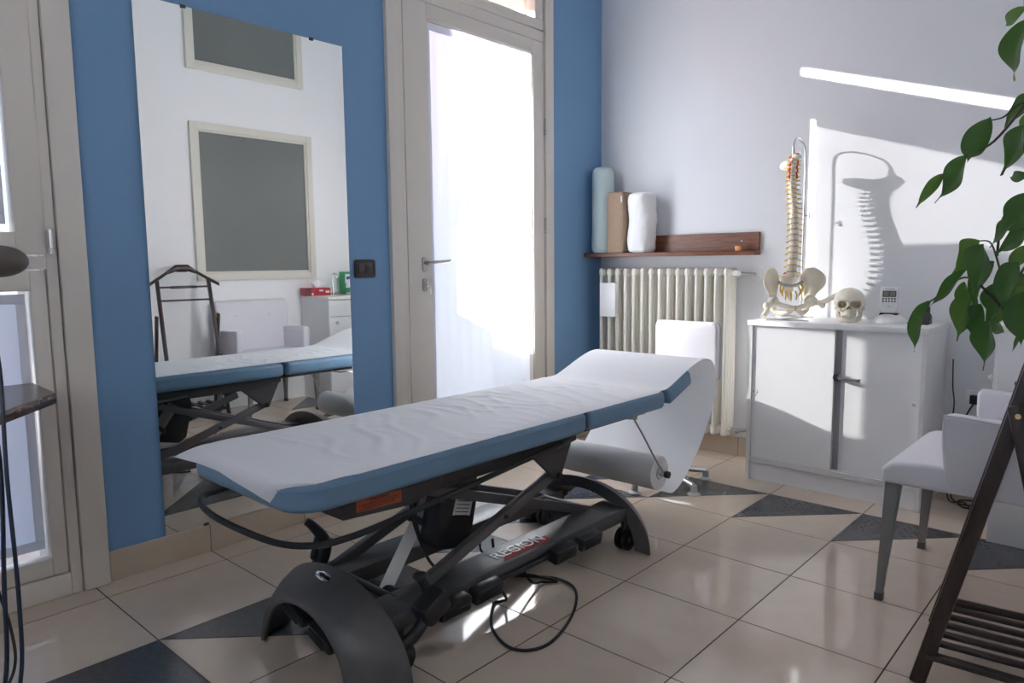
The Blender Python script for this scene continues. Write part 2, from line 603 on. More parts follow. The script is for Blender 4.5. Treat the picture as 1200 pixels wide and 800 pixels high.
b = BM(); box(b, (-WT, YF - 0.2, ZC), (4.4, 0.2, ZC + 0.15)); struct(obj('ceiling', b, CEIL, smooth=False))

# ---- skirting tiles
def skirting(name, along, a0, a1, cuts, h=0.103, th=0.011):
    root = bpy.data.objects.new(name, None); COL.objects.link(root); struct(root)
    ORG[root.name] = Vector((0, 0, 0))
    edges = sorted([a0, a1] + [c for c in cuts if a0 + 0.02 < c < a1 - 0.02])
    for e0, e1 in zip(edges[:-1], edges[1:]):
        t = BM()
        if along == 'Y':
            box(t, (0.0, e0 + 0.0012, 0.0), (th, e1 - 0.0012, h), 0.002, 1)
        else:
            box(t, (e0 + 0.0012, -th, 0.0), (e1 - 0.0012, 0.0, h), 0.002, 1)
        obj('skirting_tile', t, BTILE, root)
    t = BM()
    if along == 'Y':
        box(t, (0, a0, 0.001), (th - 0.003, a1, h - 0.003))
    else:
        box(t, (a0, -th + 0.003, 0.001), (a1, 0, h - 0.003))
    obj('skirting_grout', t, GROUT, root)
skirting('baseboard_left', 'Y', -2.895, -1.65, [GY0 + k * T for k in range(-12, 3)])
skirting('baseboard_left', 'Y', -0.485, -0.012, [GY0 + k * T for k in range(-12, 3)])
skirting('baseboard_back', 'X', 0.0, XR, [GX0 + k * T for k in range(-4, 8)])

# ---- door casing
b = BM()
box(b, (-0.03, -1.650, 0), (0.022, -1.585, 3.06), 0.004); box(b, (-0.05, -1.585, 0), (0.008, -1.552, 3.06), 0.002)
box(b, (-0.03, -0.556, 0), (0.022, -0.488, 3.06), 0.004)
box(b, (-0.03, -1.650, 3.0), (0.022, -0.488, 3.07), 0.004)
trim1 = struct(obj('trim_1', b, LACQ), 'cream lacquered casing around the glazed door')
b = BM(); box(b, (-0.05, -1.600, 0.0), (-0.004, -1.560, 3.0)); obj('rebate_strip', b, RUBBER, trim1)
b = BM(); box(b, (-0.04, -0.562, 0.0), (-0.006, -0.550, 3.0)); obj('rebate_strip', b, RUBBER, trim1)
b = BM(); box(b, (-0.045, -1.553, 2.262), (0.006, -0.555, 2.318), 0.003); obj('transom_rail', b, LACQ, trim1)

# ---- door leaf
root = bpy.data.objects.new('door_1', None); COL.objects.link(root); struct(root, 'cream framed glazed door with white sheer curtain'); ORG[root.name] = Vector((0, 0, 0))
door = root
X0, X1 = -0.045, 0.012
GL, GR, GB, GT = -1.412, -0.655, 0.16, 2.188
b = BM(); box(b, (X0, -1.550, 0.008), (X1, GL, 2.258), 0.004); obj('stile', b, LACQ, door)
b = BM(); box(b, (X0, GR, 0.008), (X1, -0.562, 2.258), 0.004); obj('stile', b, LACQ, door)
b = BM(); box(b, (X0, GL, GT), (X1 - 0.001, GR, 2.258), 0.003); obj('rail', b, LACQ, door)
b = BM(); box(b, (X0, GL, 0.008), (X1 - 0.001, GR, GB), 0.003); obj('rail', b, LACQ, door)
for lo, hi in (((-0.016, GL, GB), (X1 - 0.004, GL + 0.010, GT)), ((-0.016, GR - 0.008, GB), (X1 - 0.004, GR, GT)), ((-0.016, GL, GT - 0.008), (X1 - 0.004, GR, GT))):
    b = BM(); box(b, lo, hi, 0.002); obj('glazing_bead', b, LACQ, door)
b = BM(); box(b, (-0.028, GL - 0.005, GB - 0.005), (-0.022, GR + 0.005, GT + 0.005)); obj('glass_pane', b, GLASS, door, smooth=False)
# curtain on the leaf: hung from a slim rod, a gap to the hinge side
def cur(u, v):
    y = GL + 0.014 + u * (GR - 0.024 - GL - 0.014)
    z = GB + 0.02 + v * (2.165 - GB - 0.02)
    return (-0.006 + 0.0025 * math.sin(u * 60 + math.sin(v * 5) * 0.8) * (0.4 + 0.6 * v), y + 0.003 * math.sin(v * 9), z)
b = BM(); grid(b, cur, 70, 24); curtain = obj('curtain', b, SHEER, door)
b = BM(); box(b, (-0.012, GL + 0.012, 2.146), (0.002, GR - 0.020, 2.1795), 0.004); obj('rod_sleeve', b, HEM, curtain)
b = BM(); box(b, (-0.0085, GL + 0.014, GB + 0.02), (-0.0015, GL + 0.032, 2.15), 0.001); obj('side_hem', b, HEM, curtain)
# lever handle, cylinder with key, hinges
b = BM()
prism(b, rrect(-1.470, 1.030, -1.442, 1.098, 0.013), 0.010, 0.020, 'X', 0.002, 1)
hs = obj('handle_plate', b, STEEL, door)
b = BM(); cyl(b, (0.015, -1.456, 1.072), (0.052, -1.456, 1.072), 0.009)
tube(b, smooth_path([(0.050, -1.462, 1.072), (0.056, -1.44, 1.073), (0.058, -1.39, 1.076), (0.056, -1.335, 1.080), (0.052, -1.322, 1.081)], 5), 0.0085, 10)
obj('lever', b, STEEL, hs)
b = BM(); prism(b, rrect(-1.470, 0.935, -1.442, 0.998, 0.013), 0.010, 0.019, 'X', 0.002, 1)
ls = obj('lock_plate', b, STEEL, door)
b = BM(); cyl(b, (0.015, -1.456, 0.974), (0.033, -1.456, 0.974), 0.0085); box(b, (0.030, -1.459, 0.965), (0.040, -1.453, 0.983), 0.002)
tube(b, [(0.038, -1.456 + 0.010 * math.cos(a), 0.956 + 0.012 * math.sin(a)) for a in [k * 2 * PI / 14 for k in range(14)]], 0.0022, 6, closed=True)
box(b, (0.034, -1.447, 0.925), (0.037, -1.436, 0.960), 0.001)
obj('key', b, CHROME, ls)
for z in (1.78, 1.27 - 0.03, 0.35):
    b = BM(); cyl(b, (0.016, -0.559, z), (0.016, -0.559, z + 0.075), 0.006, 10); cyl(b, (0.016, -0.559, z - 0.012), (0.016, -0.559, z - 0.003), 0.0065, 10)
    obj('hinge', b, STEEL, door)

# ---- transom light over the door
root = bpy.data.objects.new('window_1', None); COL.objects.link(root); struct(root, 'fixed transom light over the glazed door'); ORG[root.name] = Vector((0, 0, 0))
for nm, lo, hi in (('sash', (-0.045, -1.550, 2.322), (0.010, -0.562, 2.374)), ('sash', (-0.045, -1.550, 2.94), (0.010, -0.562, 3.0)),
                   ('sash', (-0.045, -1.550, 2.374), (0.010, -1.46, 2.94)), ('sash', (-0.045, -0.632, 2.374), (0.010, -0.562, 2.94))):
    b = BM(); box(b, lo, hi, 0.004); obj(nm, b, LACQ, root)
b = BM(); box(b, (-0.026, -1.465, 2.37), (-0.020, -0.628, 2.945)); obj('glass_pane', b, GLASS, root, smooth=False)

# ---- left french window
root = bpy.data.objects.new('window_2', None); COL.objects.link(root); struct(root, 'cream framed window with pale fabric blinds beside the brown desk'); ORG[root.name] = Vector((0, 0, 0))
win = root
b = BM(); box(b, (-0.03, -2.972, 0), (0.024, -2.893, 3.06), 0.004); box(b, (-0.03, -4.15, 0), (0.024, -4.07, 3.06), 0.004); box(b, (-0.03, -4.15, 2.98), (0.024, -2.893, 3.06), 0.004); obj('casing', b, LACQ, win)
b = BM(); box(b, (-0.05, -2.978, 0.0), (-0.004, -2.968, 2.98)); obj('rebate_strip', b, RUBBER, win)
b = BM(); box(b, (-0.05, -3.008, 0), (0.014, -2.976, 2.98), 0.003); obj('frame', b, LACQ, win)
b = BM(); box(b, (-0.05, -4.07, 0), (0.014, -3.008, 0.075), 0.003); obj('sill_rail', b, LACQ, win)
b = BM(); box(b, (-0.05, -4.07, 1.062), (0.014, -3.008, 1.102), 0.003); obj('mid_rail', b, LACQ, win)
# lower sash
for lo, hi in (((-0.045, -3.055, 0.079), (0.010, -3.012, 1.058)), ((-0.045, -4.06, 0.079), (0.010, -4.0, 1.058)), ((-0.045, -4.0, 0.079), (0.009, -3.055, 0.135)), ((-0.045, -4.0, 0.995), (0.009, -3.055, 1.058))):
    b = BM(); box(b, lo, hi, 0.003); obj('sash', b, LACQ, win)
b = BM(); box(b, (-0.027, -4.005, 0.13), (-0.022, -3.05, 1.0)); obj('glass_pane', b, GLASS, win, smooth=False)
# upper sash
for lo, hi in (((-0.045, -3.085, 1.108), (0.020, -3.006, 2.95)), ((-0.045, -4.06, 1.108), (0.020, -3.98, 2.95)), ((-0.045, -3.98, 1.108), (0.019, -3.085, 1.175)), ((-0.045, -3.98, 2.88), (0.019, -3.085, 2.95))):
    b = BM(); box(b, lo, hi, 0.003); obj('sash', b, LACQ, win)
b = BM(); box(b, (-0.027, -3.985, 1.17), (-0.022, -3.08, 2.885)); obj('glass_pane', b, GLASS, win, smooth=False)
# blinds hung outside the panes: light panel with a denser border band
for z0, z1, y1 in ((0.16, 0.985, -3.062), (1.20, 2.87, -3.095)):
    b = BM(); box(b, (-0.036, -3.95, z0 + 0.03), (-0.034, y1 - 0.025, z1 - 0.03)); bl = obj('blind', b, BLIND, win, smooth=False)
    for lo, hi in (((-0.038, -3.95, z0), (-0.032, y1, z0 + 0.03)), ((-0.038, -3.95, z1 - 0.03), (-0.032, y1, z1)), ((-0.038, y1 - 0.025, z0 + 0.03), (-0.032, y1, z1 - 0.03))):
        b = BM(); box(b, lo, hi, 0.001); obj('border_band', b, HEM, bl)
b = BM(); cyl(b, (0.026, -2.994, 1.125), (0.026, -2.994, 1.185), 0.0065, 12); cyl(b, (0.026, -2.994, 1.108), (0.026, -2.994, 1.120), 0.0075, 12); obj('hinge', b, CHROME, win)

# ---- interior windows in the right wall (seen in the mirror)
def inner_window(name, y0, y1, z0, z1, label, fw_=0.062):
    r = bpy.data.objects.new(name, None); COL.objects.link(r); struct(r, label); ORG[r.name] = Vector((0, 0, 0))
    xo = XR
    for lo, hi in (((xo - 0.028, y0, z0), (xo, y0 + fw_, z1)), ((xo - 0.028, y1 - fw_, z0), (xo, y1, z1)),
                   ((xo - 0.0275, y0 + fw_, z0), (xo, y1 - fw_, z0 + fw_)), ((xo - 0.0275, y0 + fw_, z1 - fw_), (xo, y1 - fw_, z1))):
        t = BM(); box(t, lo, hi, 0.004); obj('frame_bar', t, LACQ2, r)
    for lo, hi in (((xo - 0.018, y0 + fw_, z0 + fw_), (xo, y0 + fw_ + 0.016, z1 - fw_)), ((xo - 0.018, y1 - fw_ - 0.016, z0 + fw_), (xo, y1 - fw_, z1 - fw_)),
                   ((xo - 0.0175, y0 + fw_ + 0.016, z0 + fw_), (xo, y1 - fw_ - 0.016, z0 + fw_ + 0.016)), ((xo - 0.0175, y0 + fw_ + 0.016, z1 - fw_ - 0.016), (xo, y1 - fw_ - 0.016, z1 - fw_))):
        t = BM(); box(t, lo, hi, 0.002); obj('glazing_bead', t, LACQ2, r)
    t = BM(); box(t, (xo - 0.008, y0 + fw_, z0 + fw_), (xo - 0.002, y1 - fw_, z1 - fw_)); obj('frosted_pane', t, FROST, r, smooth=False)
LACQ2 = mat('ivory_lacquer', (0.74, 0.72, 0.63), 0.35)
inner_window('window_3', -1.390, -0.415, 0.960, 2.082, 'ivory framed interior window of grey frosted glass above the armchair', 0.05)
inner_window('window_4', -1.388, -0.470, 2.440, 3.10, 'ivory framed upper interior window of grey frosted glass', 0.05)

# ================================================================== outside the door
b = BM(); box(b, (-9, -9, -0.2), (-WT, 6, -0.06)); struct(obj('ground_terrace', b, PAVE, smooth=False))
b = BM(); prism(b, [(-WT - 0.06, -1.66), (-2.6, -1.24), (-2.6, -1.12), (-WT - 0.06, -1.54)], -0.06, 1.00, 'Z'); tag(obj('added_parapet', b, STUCCO, smooth=False), 'added low plastered parapet outside the glazed door, shading the lower curtain', 'parapet')  # added outside to cast the shade edge low on the curtain
b = BM(); box(b, (-4.2, -4.6, -0.06), (-WT - 0.001, -4.35, 3.6)); tag(obj('added_shade_wall', b, STUCCO, smooth=False), 'added unseen plastered wall outside, keeping sun off the left window', 'wall')  # added out of view to block direct sun from the left window
r = thing('added_shade_unit', 'added box shaped as an outdoor air conditioner, shading part of the curtain', 'air conditioner', (-0.8, -1.85, 1.56))  # invented unit, sized to throw a notch of shade on curtain and wall
b = BM(); box(b, (-0.95, -2.10, 1.56), (-0.65, -1.37, 2.00), 0.015); obj('casing', b, PLASW, r)
b = BM(); tube(b, [(-0.646, -1.72 + 0.16 * math.cos(a), 1.80 + 0.16 * math.sin(a)) for a in [k * 2 * PI / 28 for k in range(28)]], 0.006, 6, closed=True); obj('fan_guard', b, BLACKP, r)
for yy in (-2.05, -1.62):
    b = BM(); box(b, (-0.98, yy - 0.015, 1.53), (-WT - 0.02, yy + 0.015, 1.56)); obj('bracket', b, STEEL, r)
r = thing('awning', 'added orange fabric awning on white arms outside above the glazed door', 'awning', (-0.4, -1.4, 3.1))  # added; its front edge cuts off the top of the transom's sun stripe
b = BM(); prism(b, [(-0.37, 3.165), (-1.5, 2.918), (-1.5, 2.928), (-0.37, 3.175)], -4.0, 0.62, 'Y'); obj('fabric', b, AWNING, r, smooth=False)
b = BM(); cyl(b, (-1.5, -4.0, 2.922), (-1.5, 0.64, 2.922), 0.02); obj('front_bar', b, PLASW, r)
for yy in (0.66, 0.80):
    b = BM(); box(b, (-1.5, yy, 2.90), (-0.37, yy + 0.04, 3.16), 0.004); obj('side_arm', b, PLASW, r)

# ================================================================== mirror
r = thing('wall_mirror', 'tall frameless mirror clipped to the blue wall', 'mirror', (0, -2.28, 0.105))
b = BM(); box(b, (0.0015, -2.700, 0.105), (0.0065, -1.874, 1.968)); mo = obj('mirror_glass', b, MIRROR, r, smooth=False)
b = BM(); box(b, (0.0005, -2.699, 0.106), (0.0015, -1.875, 1.967)); obj('backing', b, BLACKP, r, smooth=False)
for y, z, s in ((-2.53, 1.968, 1), (-2.02, 1.968, 1), (-2.553, 0.105, -1), (-2.03, 0.105, -1)):
    b = BM(); box(b, (0.0, y - 0.009, z - 0.007 if s > 0 else z - 0.004), (0.0105, y + 0.009, z + 0.004 if s > 0 else z + 0.007), 0.0015, 1); obj('clip', b, FRAME2, r)

# light switch
r = thing('light_switch', 'black framed double light switch between mirror and door', 'switch', (0, -1.793, 1.045))
b = BM(); prism(b, rrect(-1.848, 1.008, -1.736, 1.088, 0.012), 0.0, 0.009, 'X', 0.003, 2); obj('cover_plate', b, BLACKP, r)
for y in (-1.793 - 0.019, -1.793 + 0.019):
    b = BM(); box(b, (0.006, y - 0.0175, 1.026), (0.0125, y + 0.0175, 1.070), 0.003); obj('rocker', b, FRAME2, r)
for y in (-1.839, -1.747):
    b = BM(); box(b, (0.007, y - 0.004, 1.024), (0.0108, y + 0.004, 1.072), 0.001); obj('side_clip', b, BLACKP, r)

# ================================================================== treatment table
TC = 0.955                                   # table axis
XLc, XRc = 0.668, 1.230                      # cushion sides
TOP, TH = 0.578, 0.072
tb = thing('treatment_table', 'blue padded height-adjustable treatment table on dark grey arched base', 'treatment table', (TC, -2.05, 0))
def cushion(poly_xy, z0, z1, bev, rot=None, piv=None):
    t = BM(); prism(t, poly_xy, z0, z1, 'Z')
    t2 = BM(); merge(t2, t)
    es = [e for e in t2.edges if abs(e.verts[0].co.z - e.verts[1].co.z) < 1e-6]
    bmesh.ops.recalc_face_normals(t2, faces=t2.faces)
    bmesh.ops.bevel(t2, geom=es, offset=bev, segments=4, affect='EDGES', profile=0.5)
    if rot is not None:
        bmesh.ops.transform(t2, matrix=Matrix.Translation(piv) @ rot @ Matrix.Translation(-Vector(piv)), verts=t2.verts)
    return t2
# outline with well rounded foot corners
def bed_outline(x0, x1, y0, y1, rf, rh, n=8):
    out = []
    for cx, cy_, a, rr in ((x1 - rh, y1 - rh, 0, rh), (x0 + rh, y1 - rh, PI / 2, rh), (x0 + rf, y0 + rf, PI, rf), (x1 - rf, y0 + rf, 1.5 * PI, rf)):
        for k in range(n + 1):
            out.append((cx + rr * math.cos(a + k / n * PI / 2), cy_ + rr * math.sin(a + k / n * PI / 2)))
    return out
main = obj('main_cushion', cushion(bed_outline(XLc, XRc, -2.895, -1.822, 0.09, 0.018), TOP - TH, TOP, 0.022), VINYL, tb)
head = obj('head_cushion', cushion(bed_outline(XLc, XRc, -1.806, -1.318, 0.018, 0.02), TOP - TH + 0.004, TOP, 0.02), VINYL, tb)
ext = obj('headrest_cushion', cushion(bed_outline(XLc, XRc, -1.304, -1.115, 0.014, 0.02), TOP - TH + 0.004, TOP, 0.02, Matrix.Rotation(math.radians(19), 4, 'X'), (TC, -1.304, TOP)), VINYL, tb)
# seams run round the upper edge
b = BM(); pth = [(x, y, TOP - 0.017) for x, y in bed_outline(XLc - 0.0004, XRc + 0.0004, -2.8954, -1.8216, 0.09, 0.018)]; tube(b, pth, 0.0012, 5, closed=True); obj('seam', b, VINYL, main)
b = BM(); box(b, (XLc + 0.03, -1.83, TOP - TH + 0.008), (XRc - 0.03, -1.795, TOP - 0.012)); obj('hinge_gusset', b, BLACKR, tb)
b = BM(); box(b, (XLc + 0.03, -1.325, TOP - TH + 0.01), (XRc - 0.03, -1.295, TOP - 0.014)); obj('hinge_gusset', b, BLACKR, tb)
# upper frame
for s in (-1, 1):
    x = TC + s * 0.200
    b = BM(); prism(b, [(-2.72, TOP - TH), (-1.80, TOP - TH), (-1.80, 0.470), (-1.95, 0.452), (-2.60, 0.452), (-2.72, 0.475)], x - 0.014, x + 0.014, 'X', 0.003, 1); obj('top_frame_rail', b, FRAME2, tb)
    b = BM(); prism(b, [(-1.79, 0.487), (-2.03, 0.470), (-1.885, 0.345), (-1.862, 0.345)], x - 0.006 - s * 0.012, x + 0.006 - s * 0.012, 'X', 0.002, 1); g = obj('gusset_plate', b, FRAME2, tb)
    b = BM(); cyl(b, (x - s * 0.03, -1.874, 0.360), (x + s * 0.004, -1.874, 0.360), 0.011, 14); obj('pivot_bolt', b, BLACKP, g)
    b = BM(); box(b, (x - 0.012, -1.80, TOP - TH - 0.018), (x + 0.012, -1.36, TOP - TH + 0.003), 0.003); obj('head_frame_rail', b, FRAME2, tb)
    # lifting arm from the low foot end to the gusset
    p0, p1 = Vector((x - s * 0.035, -2.53, 0.150)), Vector((x - s * 0.035, -1.865, 0.362))
    d = (p1 - p0); L = d.length; ang = math.atan2(d.z, d.y)
    b = BM(); box(b, (p0.x - 0.013, p0.y - 0.015, p0.z - 0.017), (p0.x + 0.013, p0.y + L + 0.015, p0.z + 0.017), 0.005, 2, Matrix.Rotation(ang, 4, 'X'), p0); am = obj('lifting_arm', b, FRAME, tb)
    pm_ = p0 + d * 0.62
    b = BM(); cyl(b, (pm_.x - 0.018, pm_.y, pm_.z), (pm_.x + 0.018, pm_.y, pm_.z), 0.008, 12); obj('arm_bolt', b, BLACKP, am)
    # crossing arm
    p0, p1 = Vector((x - s * 0.085, -2.47, 0.450)), Vector((x - s * 0.085, -1.60, 0.150))
    d = (p1 - p0); L = d.length; ang = math.atan2(d.z, d.y)
    b = BM(); box(b, (p0.x - 0.013, p0.y - 0.01, p0.z - 0.016), (p0.x + 0.013, p0.y + L + 0.01, p0.z + 0.016), 0.005, 2, Matrix.Rotation(ang, 4, 'X'), p0); obj('crossing_arm', b, FRAME, tb)
for y, z in ((-2.53, 0.15), (-1.60, 0.15), (-1.86, 0.475), (-2.47, 0.465), (-2.2, 0.478)):
    b = BM(); cyl(b, (TC - 0.2, y, z), (TC + 0.2, y, z), 0.013, 12); obj('cross_tube', b, FRAME2, tb)
# foot-end housing with the warning sticker
b = BM(); prism(b, [(-2.745, 0.507), (-2.745, 0.454), (-2.53, 0.438), (-2.42, 0.462), (-2.42, 0.507)], TC - 0.21, TC + 0.225, 'X', 0.004, 1); hb = obj('control_housing', b, FRAME2, tb)
xs = TC + 0.225
b = BM(); prism(b, [(-2.705, 0.496), (-2.705, 0.464), (-2.565, 0.457), (-2.565, 0.489)], xs, xs + 0.0012, 'X'); st = obj('warning_sticker', b, ORANGE, hb, smooth=False)
st['label'] = 'orange warning sticker with dark print'
text_obj('warning_text', 'WARNING', 0.0125, INK, st, basis((xs + 0.0016, -2.635, 0.4865), (0, 1, -0.04), (0, 0.04, 1)))
for k in range(3):
    b = BM(); box(b, (xs + 0.0012, -2.697 + 0.008 * (k % 2), 0.4775 - k * 0.0055), (xs + 0.0017, -2.575 - 0.012 * (k == 2), 0.4792 - k * 0.0055)); obj('print_line', b, INK, st, smooth=False)
# hoop bar round the foot end
hp = [(1.185, -1.90, 0.480), (1.192, -2.15, 0.462), (1.196, -2.40, 0.440), (1.200, -2.62, 0.424), (1.190, -2.74, 0.414), (1.145, -2.80, 0.402), (1.06, -2.845, 0.398), (0.92, -2.87, 0.404), (0.78, -2.885, 0.420), (0.68, -2.86, 0.432), (0.665, -2.78, 0.44), (0.675, -2.6, 0.455), (0.70, -2.3, 0.47)]
b = BM(); tube(b, smooth_path(hp, 8), 0.0085, 10); obj('hoop_bar', b, BLACKR, tb)
# actuator and motor
a0, a1 = Vector((0.965, -2.462, 0.115)), Vector((0.965, -2.255, 0.395))
b = BM(); tube(b, [a0, a1], 0.0, 4, rfun=lambda t: 0.027); ac = obj('actuator_tube', b, ALU, tb, angle=0.3)
mid = a0.lerp(a1, 0.62); dd = (a1 - a0).normalized()
b = BM(); cyl(b, mid - dd * 0.010, mid + dd * 0.010, 0.036, 18); obj('clamp_collar', b, BLACKP, ac)
b = BM(); cyl(b, a0 - Vector((0.05, 0, 0)), a0 + Vector((0.05, 0, 0)), 0.020, 16); obj('actuator_foot', b, BLACKP, ac)
b = BM(); prism(b, [(-2.305, 0.425), (-2.165, 0.425), (-2.150, 0.375), (-2.19, 0.215), (-2.225, 0.190), (-2.335, 0.215), (-2.350, 0.245)], 0.985, 1.055, 'X', 0.012, 2); mo_ = obj('motor_housing', b, BLACKP, tb)
b = BM(); prism(b, [(-2.252, 0.372), (-2.180, 0.352), (-2.200, 0.290), (-2.272, 0.310)], 1.0552, 1.0560, 'X'); lb = obj('rating_label', b, LABEL, mo_, smooth=False)
lb['label'] = 'silver rating label with small print'
for k in range(5):
    z = 0.350 - k * 0.0105
    y0 = -2.250 - k * 0.0035
    b = BM(); prism(b, [(y0, z + 0.0012), (y0 + 0.055, z - 0.0140), (y0 + 0.055, z - 0.0165), (y0, z - 0.0013)], 1.0560, 1.0564, 'X'); obj('print_line', b, INK, lb, smooth=False)
for off in (0.0, 0.02):
    b = BM(); tube(b, smooth_path([(1.0 - off, -2.31 - off, 0.43), (1.01, -2.375 - off, 0.425), (1.02, -2.385 - off * .6, 0.33), (1.025, -2.37, 0.24), (1.06, -2.36, 0.185), (1.10, -2.34, 0.166)], 8), 0.0045, 8); obj('motor_cable', b, BLACKR, tb)
# base rails
for s in (-1, 1):
    xa, xb = (TC + 0.015) + s * 0.095, (TC + 0.015) + s * 0.215
    b = BM(); box(b, (min(xa, xb), -2.64, 0.112), (max(xa, xb), -1.50, 0.162), 0.006, 2); rl = obj('base_rail', b, FRAME, tb)
    if s > 0:
        rail = rl
b = BM(); box(b, (TC - 0.1, -1.66, 0.118), (TC + 0.13, -1.58, 0.155), 0.005); obj('base_crossbar', b, FRAME2, tb)
b = BM(); box(b, (TC - 0.1, -2.60, 0.118), (TC + 0.13, -2.54, 0.150), 0.005); obj('base_crossbar', b, FRAME2, tb)
# lettering on the right rail
zt = 0.1625
b = BM(); prism(b, [(1.168, -2.165), (1.168, -1.935), (1.130, -1.925), (1.130, -2.125)], zt - 0.0005, zt + 0.0004, 'Z'); obj('red_flash', b, REDP, rail, smooth=False)
mt = basis((1.131, -2.058, zt + 0.0012), (0.04, 1, 0), (-1, 0.35, 0))
text_obj('maker_lettering', 'REGION', 0.0625, CREDIT, rail, mt, 0.0010)
# arched fenders: wide shell that narrows outwards
XA = TC + 0.015
def arch(y_in, y_out):
    t = BM()
    secs = []
    n = 36
    prof = [(0.0, 0.318, 0.238, 0.0), (0.03, 0.316, 0.237, 0), (0.35, 0.290, 0.226, 0), (0.7, 0.252, 0.208, 0), (1.0, 0.214, 0.186, 0), (1.03, 0.205, 0.180, 0),
            (1.0, 0.194, 0.170, 0), (0.6, 0.235, 0.190, 0), (0.06, 0.246, 0.192, 0), (0.0, 0.250, 0.195, 0)]
    R = []
    for f, a, hh, _ in prof:
        y = y_in + (y_out - y_in) * f
        R.append([t.verts.new((XA + a * math.cos(PI * k / n), y, 0.006 + (hh - 0.006) * math.sin(PI * k / n) ** 0.95)) for k in range(n + 1)])
    m_ = len(R)
    for i in range(m_):
        A, B_ = R[i], R[(i + 1) % m_]
        for k in range(n):
            t.faces.new((A[k], A[k + 1], B_[k + 1], B_[k]))
    for k in (0, n):
        t.faces.new([R[i][k] for i in range(m_)])
    return t
near = obj('arched_fender', arch(-2.628, -2.748), FRAME, tb, angle=0.9)
far = obj('arched_fender', arch(-1.516, -1.396), FRAME, tb, angle=0.9)
# small chromed badge on the near fender
b = BM(); blob(b, (0.0, 0.0, 0.0), (0.036, 0.0125, 0.0035), 24, 8)
bmesh.ops.transform(b, matrix=Matrix.Translation((0.962, -2.668, 0.2275)) @ Matrix.Rotation(math.radians(20), 4, 'X') @ Matrix.Rotation(math.radians(-6), 4, 'Z'), verts=b.verts); obj('oval_badge', b, CHROME, near)
b = BM(); blob(b, (0.0, 0.0, 0.0), (0.024, 0.0068, 0.0045), 20, 6)
bmesh.ops.transform(b, matrix=Matrix.Translation((0.962, -2.668, 0.2280)) @ Matrix.Rotation(math.radians(20), 4, 'X') @ Matrix.Rotation(math.radians(-6), 4, 'Z'), verts=b.verts); obj('badge_inlay', b, BLACKP, near)
# pedals inside the near fender and castors under both
for i, x in enumerate((0.862, 0.985)):
    b = BM(); box(b, (x, -2.742, 0.085 + 0.03 * (i == 0)), (x + 0.11, -2.66, 0.120 + 0.03 * (i == 0)), 0.012, 2, Matrix.Rotation(math.radians(18), 4, 'Y'))
    pd = obj('foot_pedal', b, BLACKP, tb)
    for k in range(3):
        b = BM(); box(b, (x + 0.015, -2.746, 0.093 + k * 0.008 + 0.03 * (i == 0)), (x + 0.085, -2.735, 0.096 + k * 0.008 + 0.03 * (i == 0)), 0.001, 1, Matrix.Rotation(math.radians(18), 4, 'Y')); obj('pedal_rib', b, BLACKR, pd)
for x in (TC - 0.185, TC + 0.215):
    for y in (-2.585, -1.510):
        xx, yy = (0.795 if x < TC else 1.175), y
        b = BM(); cyl(b, (xx - 0.022, yy, 0.040), (xx - 0.006, yy, 0.040), 0.040, 22); cyl(b, (xx + 0.006, yy, 0.040), (xx + 0.022, yy, 0.040), 0.040, 22); w = obj('castor', b, BLACKP, tb)
        b = BM(); cyl(b, (xx - 0.026, yy, 0.040), (xx + 0.026, yy, 0.040), 0.010, 12); box(b, (xx - 0.012, yy - 0.012, 0.055), (xx + 0.012, yy + 0.012, 0.118), 0.003); obj('castor_fork', b, FRAME2, w)
# ribbed foot pedals along the right rail
xo = XA + 0.215
for y0 in (-2.475, -2.345, -1.985, -1.845):
    b = BM(); box(b, (xo + 0.004, y0, 0.105), (xo + 0.046, y0 + 0.112, 0.150), 0.008, 2, Matrix.Rotation(math.radians(12), 4, 'Y')); pd = obj('rail_pedal', b, BLACKP, tb)
    for k in range(3):
        b = BM(); box(b, (xo + 0.043, y0 + 0.012, 0.113 + k * 0.009), (xo + 0.0495, y0 + 0.100, 0.1165 + k * 0.009), 0.001, 1, Matrix.Rotation(math.radians(12), 4, 'Y'), (xo + 0.025, y0 + 0.056, 0.1275)); obj('pedal_rib', b, BLACKR, pd)
b = BM(); cyl(b, (xo + 0.01, -2.50, 0.128), (xo + 0.01, -1.72, 0.128), 0.009, 12); obj('pedal_shaft', b, BLACKP, tb)
# pedal levers at the foot end
b = BM(); tube(b, smooth_path([(1.215, -2.63, 0.085), (1.225, -2.565, 0.115), (1.222, -2.520, 0.165), (1.200, -2.505, 0.205), (1.192, -2.515, 0.235)], 6), 0.015, 10, rfun=lambda t: 0.018 - 0.003 * t); lv = obj('brake_lever', b, BLACKP, tb)
b = BM(); box(b, (1.195, -2.56, 0.140), (1.262, -2.47, 0.205), 0.016, 2, Matrix.Rotation(math.radians(28), 4, 'X')); obj('lever_knob', b, BLACKP, lv)
b = BM(); blob(b, (1.190, -2.517, 0.243), (0.021, 0.021, 0.011), 14, 8); obj('lever_tip', b, BLACKP, lv)
b = BM(); tube(b, smooth_path([(0.735, -2.575, 0.300), (0.745, -2.56, 0.285), (0.758, -2.535, 0.245), (0.752, -2.525, 0.205), (0.745, -2.545, 0.150)], 6), 0.016, 10, rfun=lambda t: 0.011 + 0.014 * t); lv = obj('brake_lever', b, BLACKP, tb)
b = BM(); box(b, (0.72, -2.555, 0.165), (0.752, -2.515, 0.245), 0.012, 2, Matrix.Rotation(math.radians(-18), 4, 'X')); obj('lever_knob', b, BLACKP, lv)
b = BM(); box(b, (0.757, -2.535, 0.218), (0.780, -2.510, 0.240), 0.006); obj('lever_tip', b, BLACKP, lv)
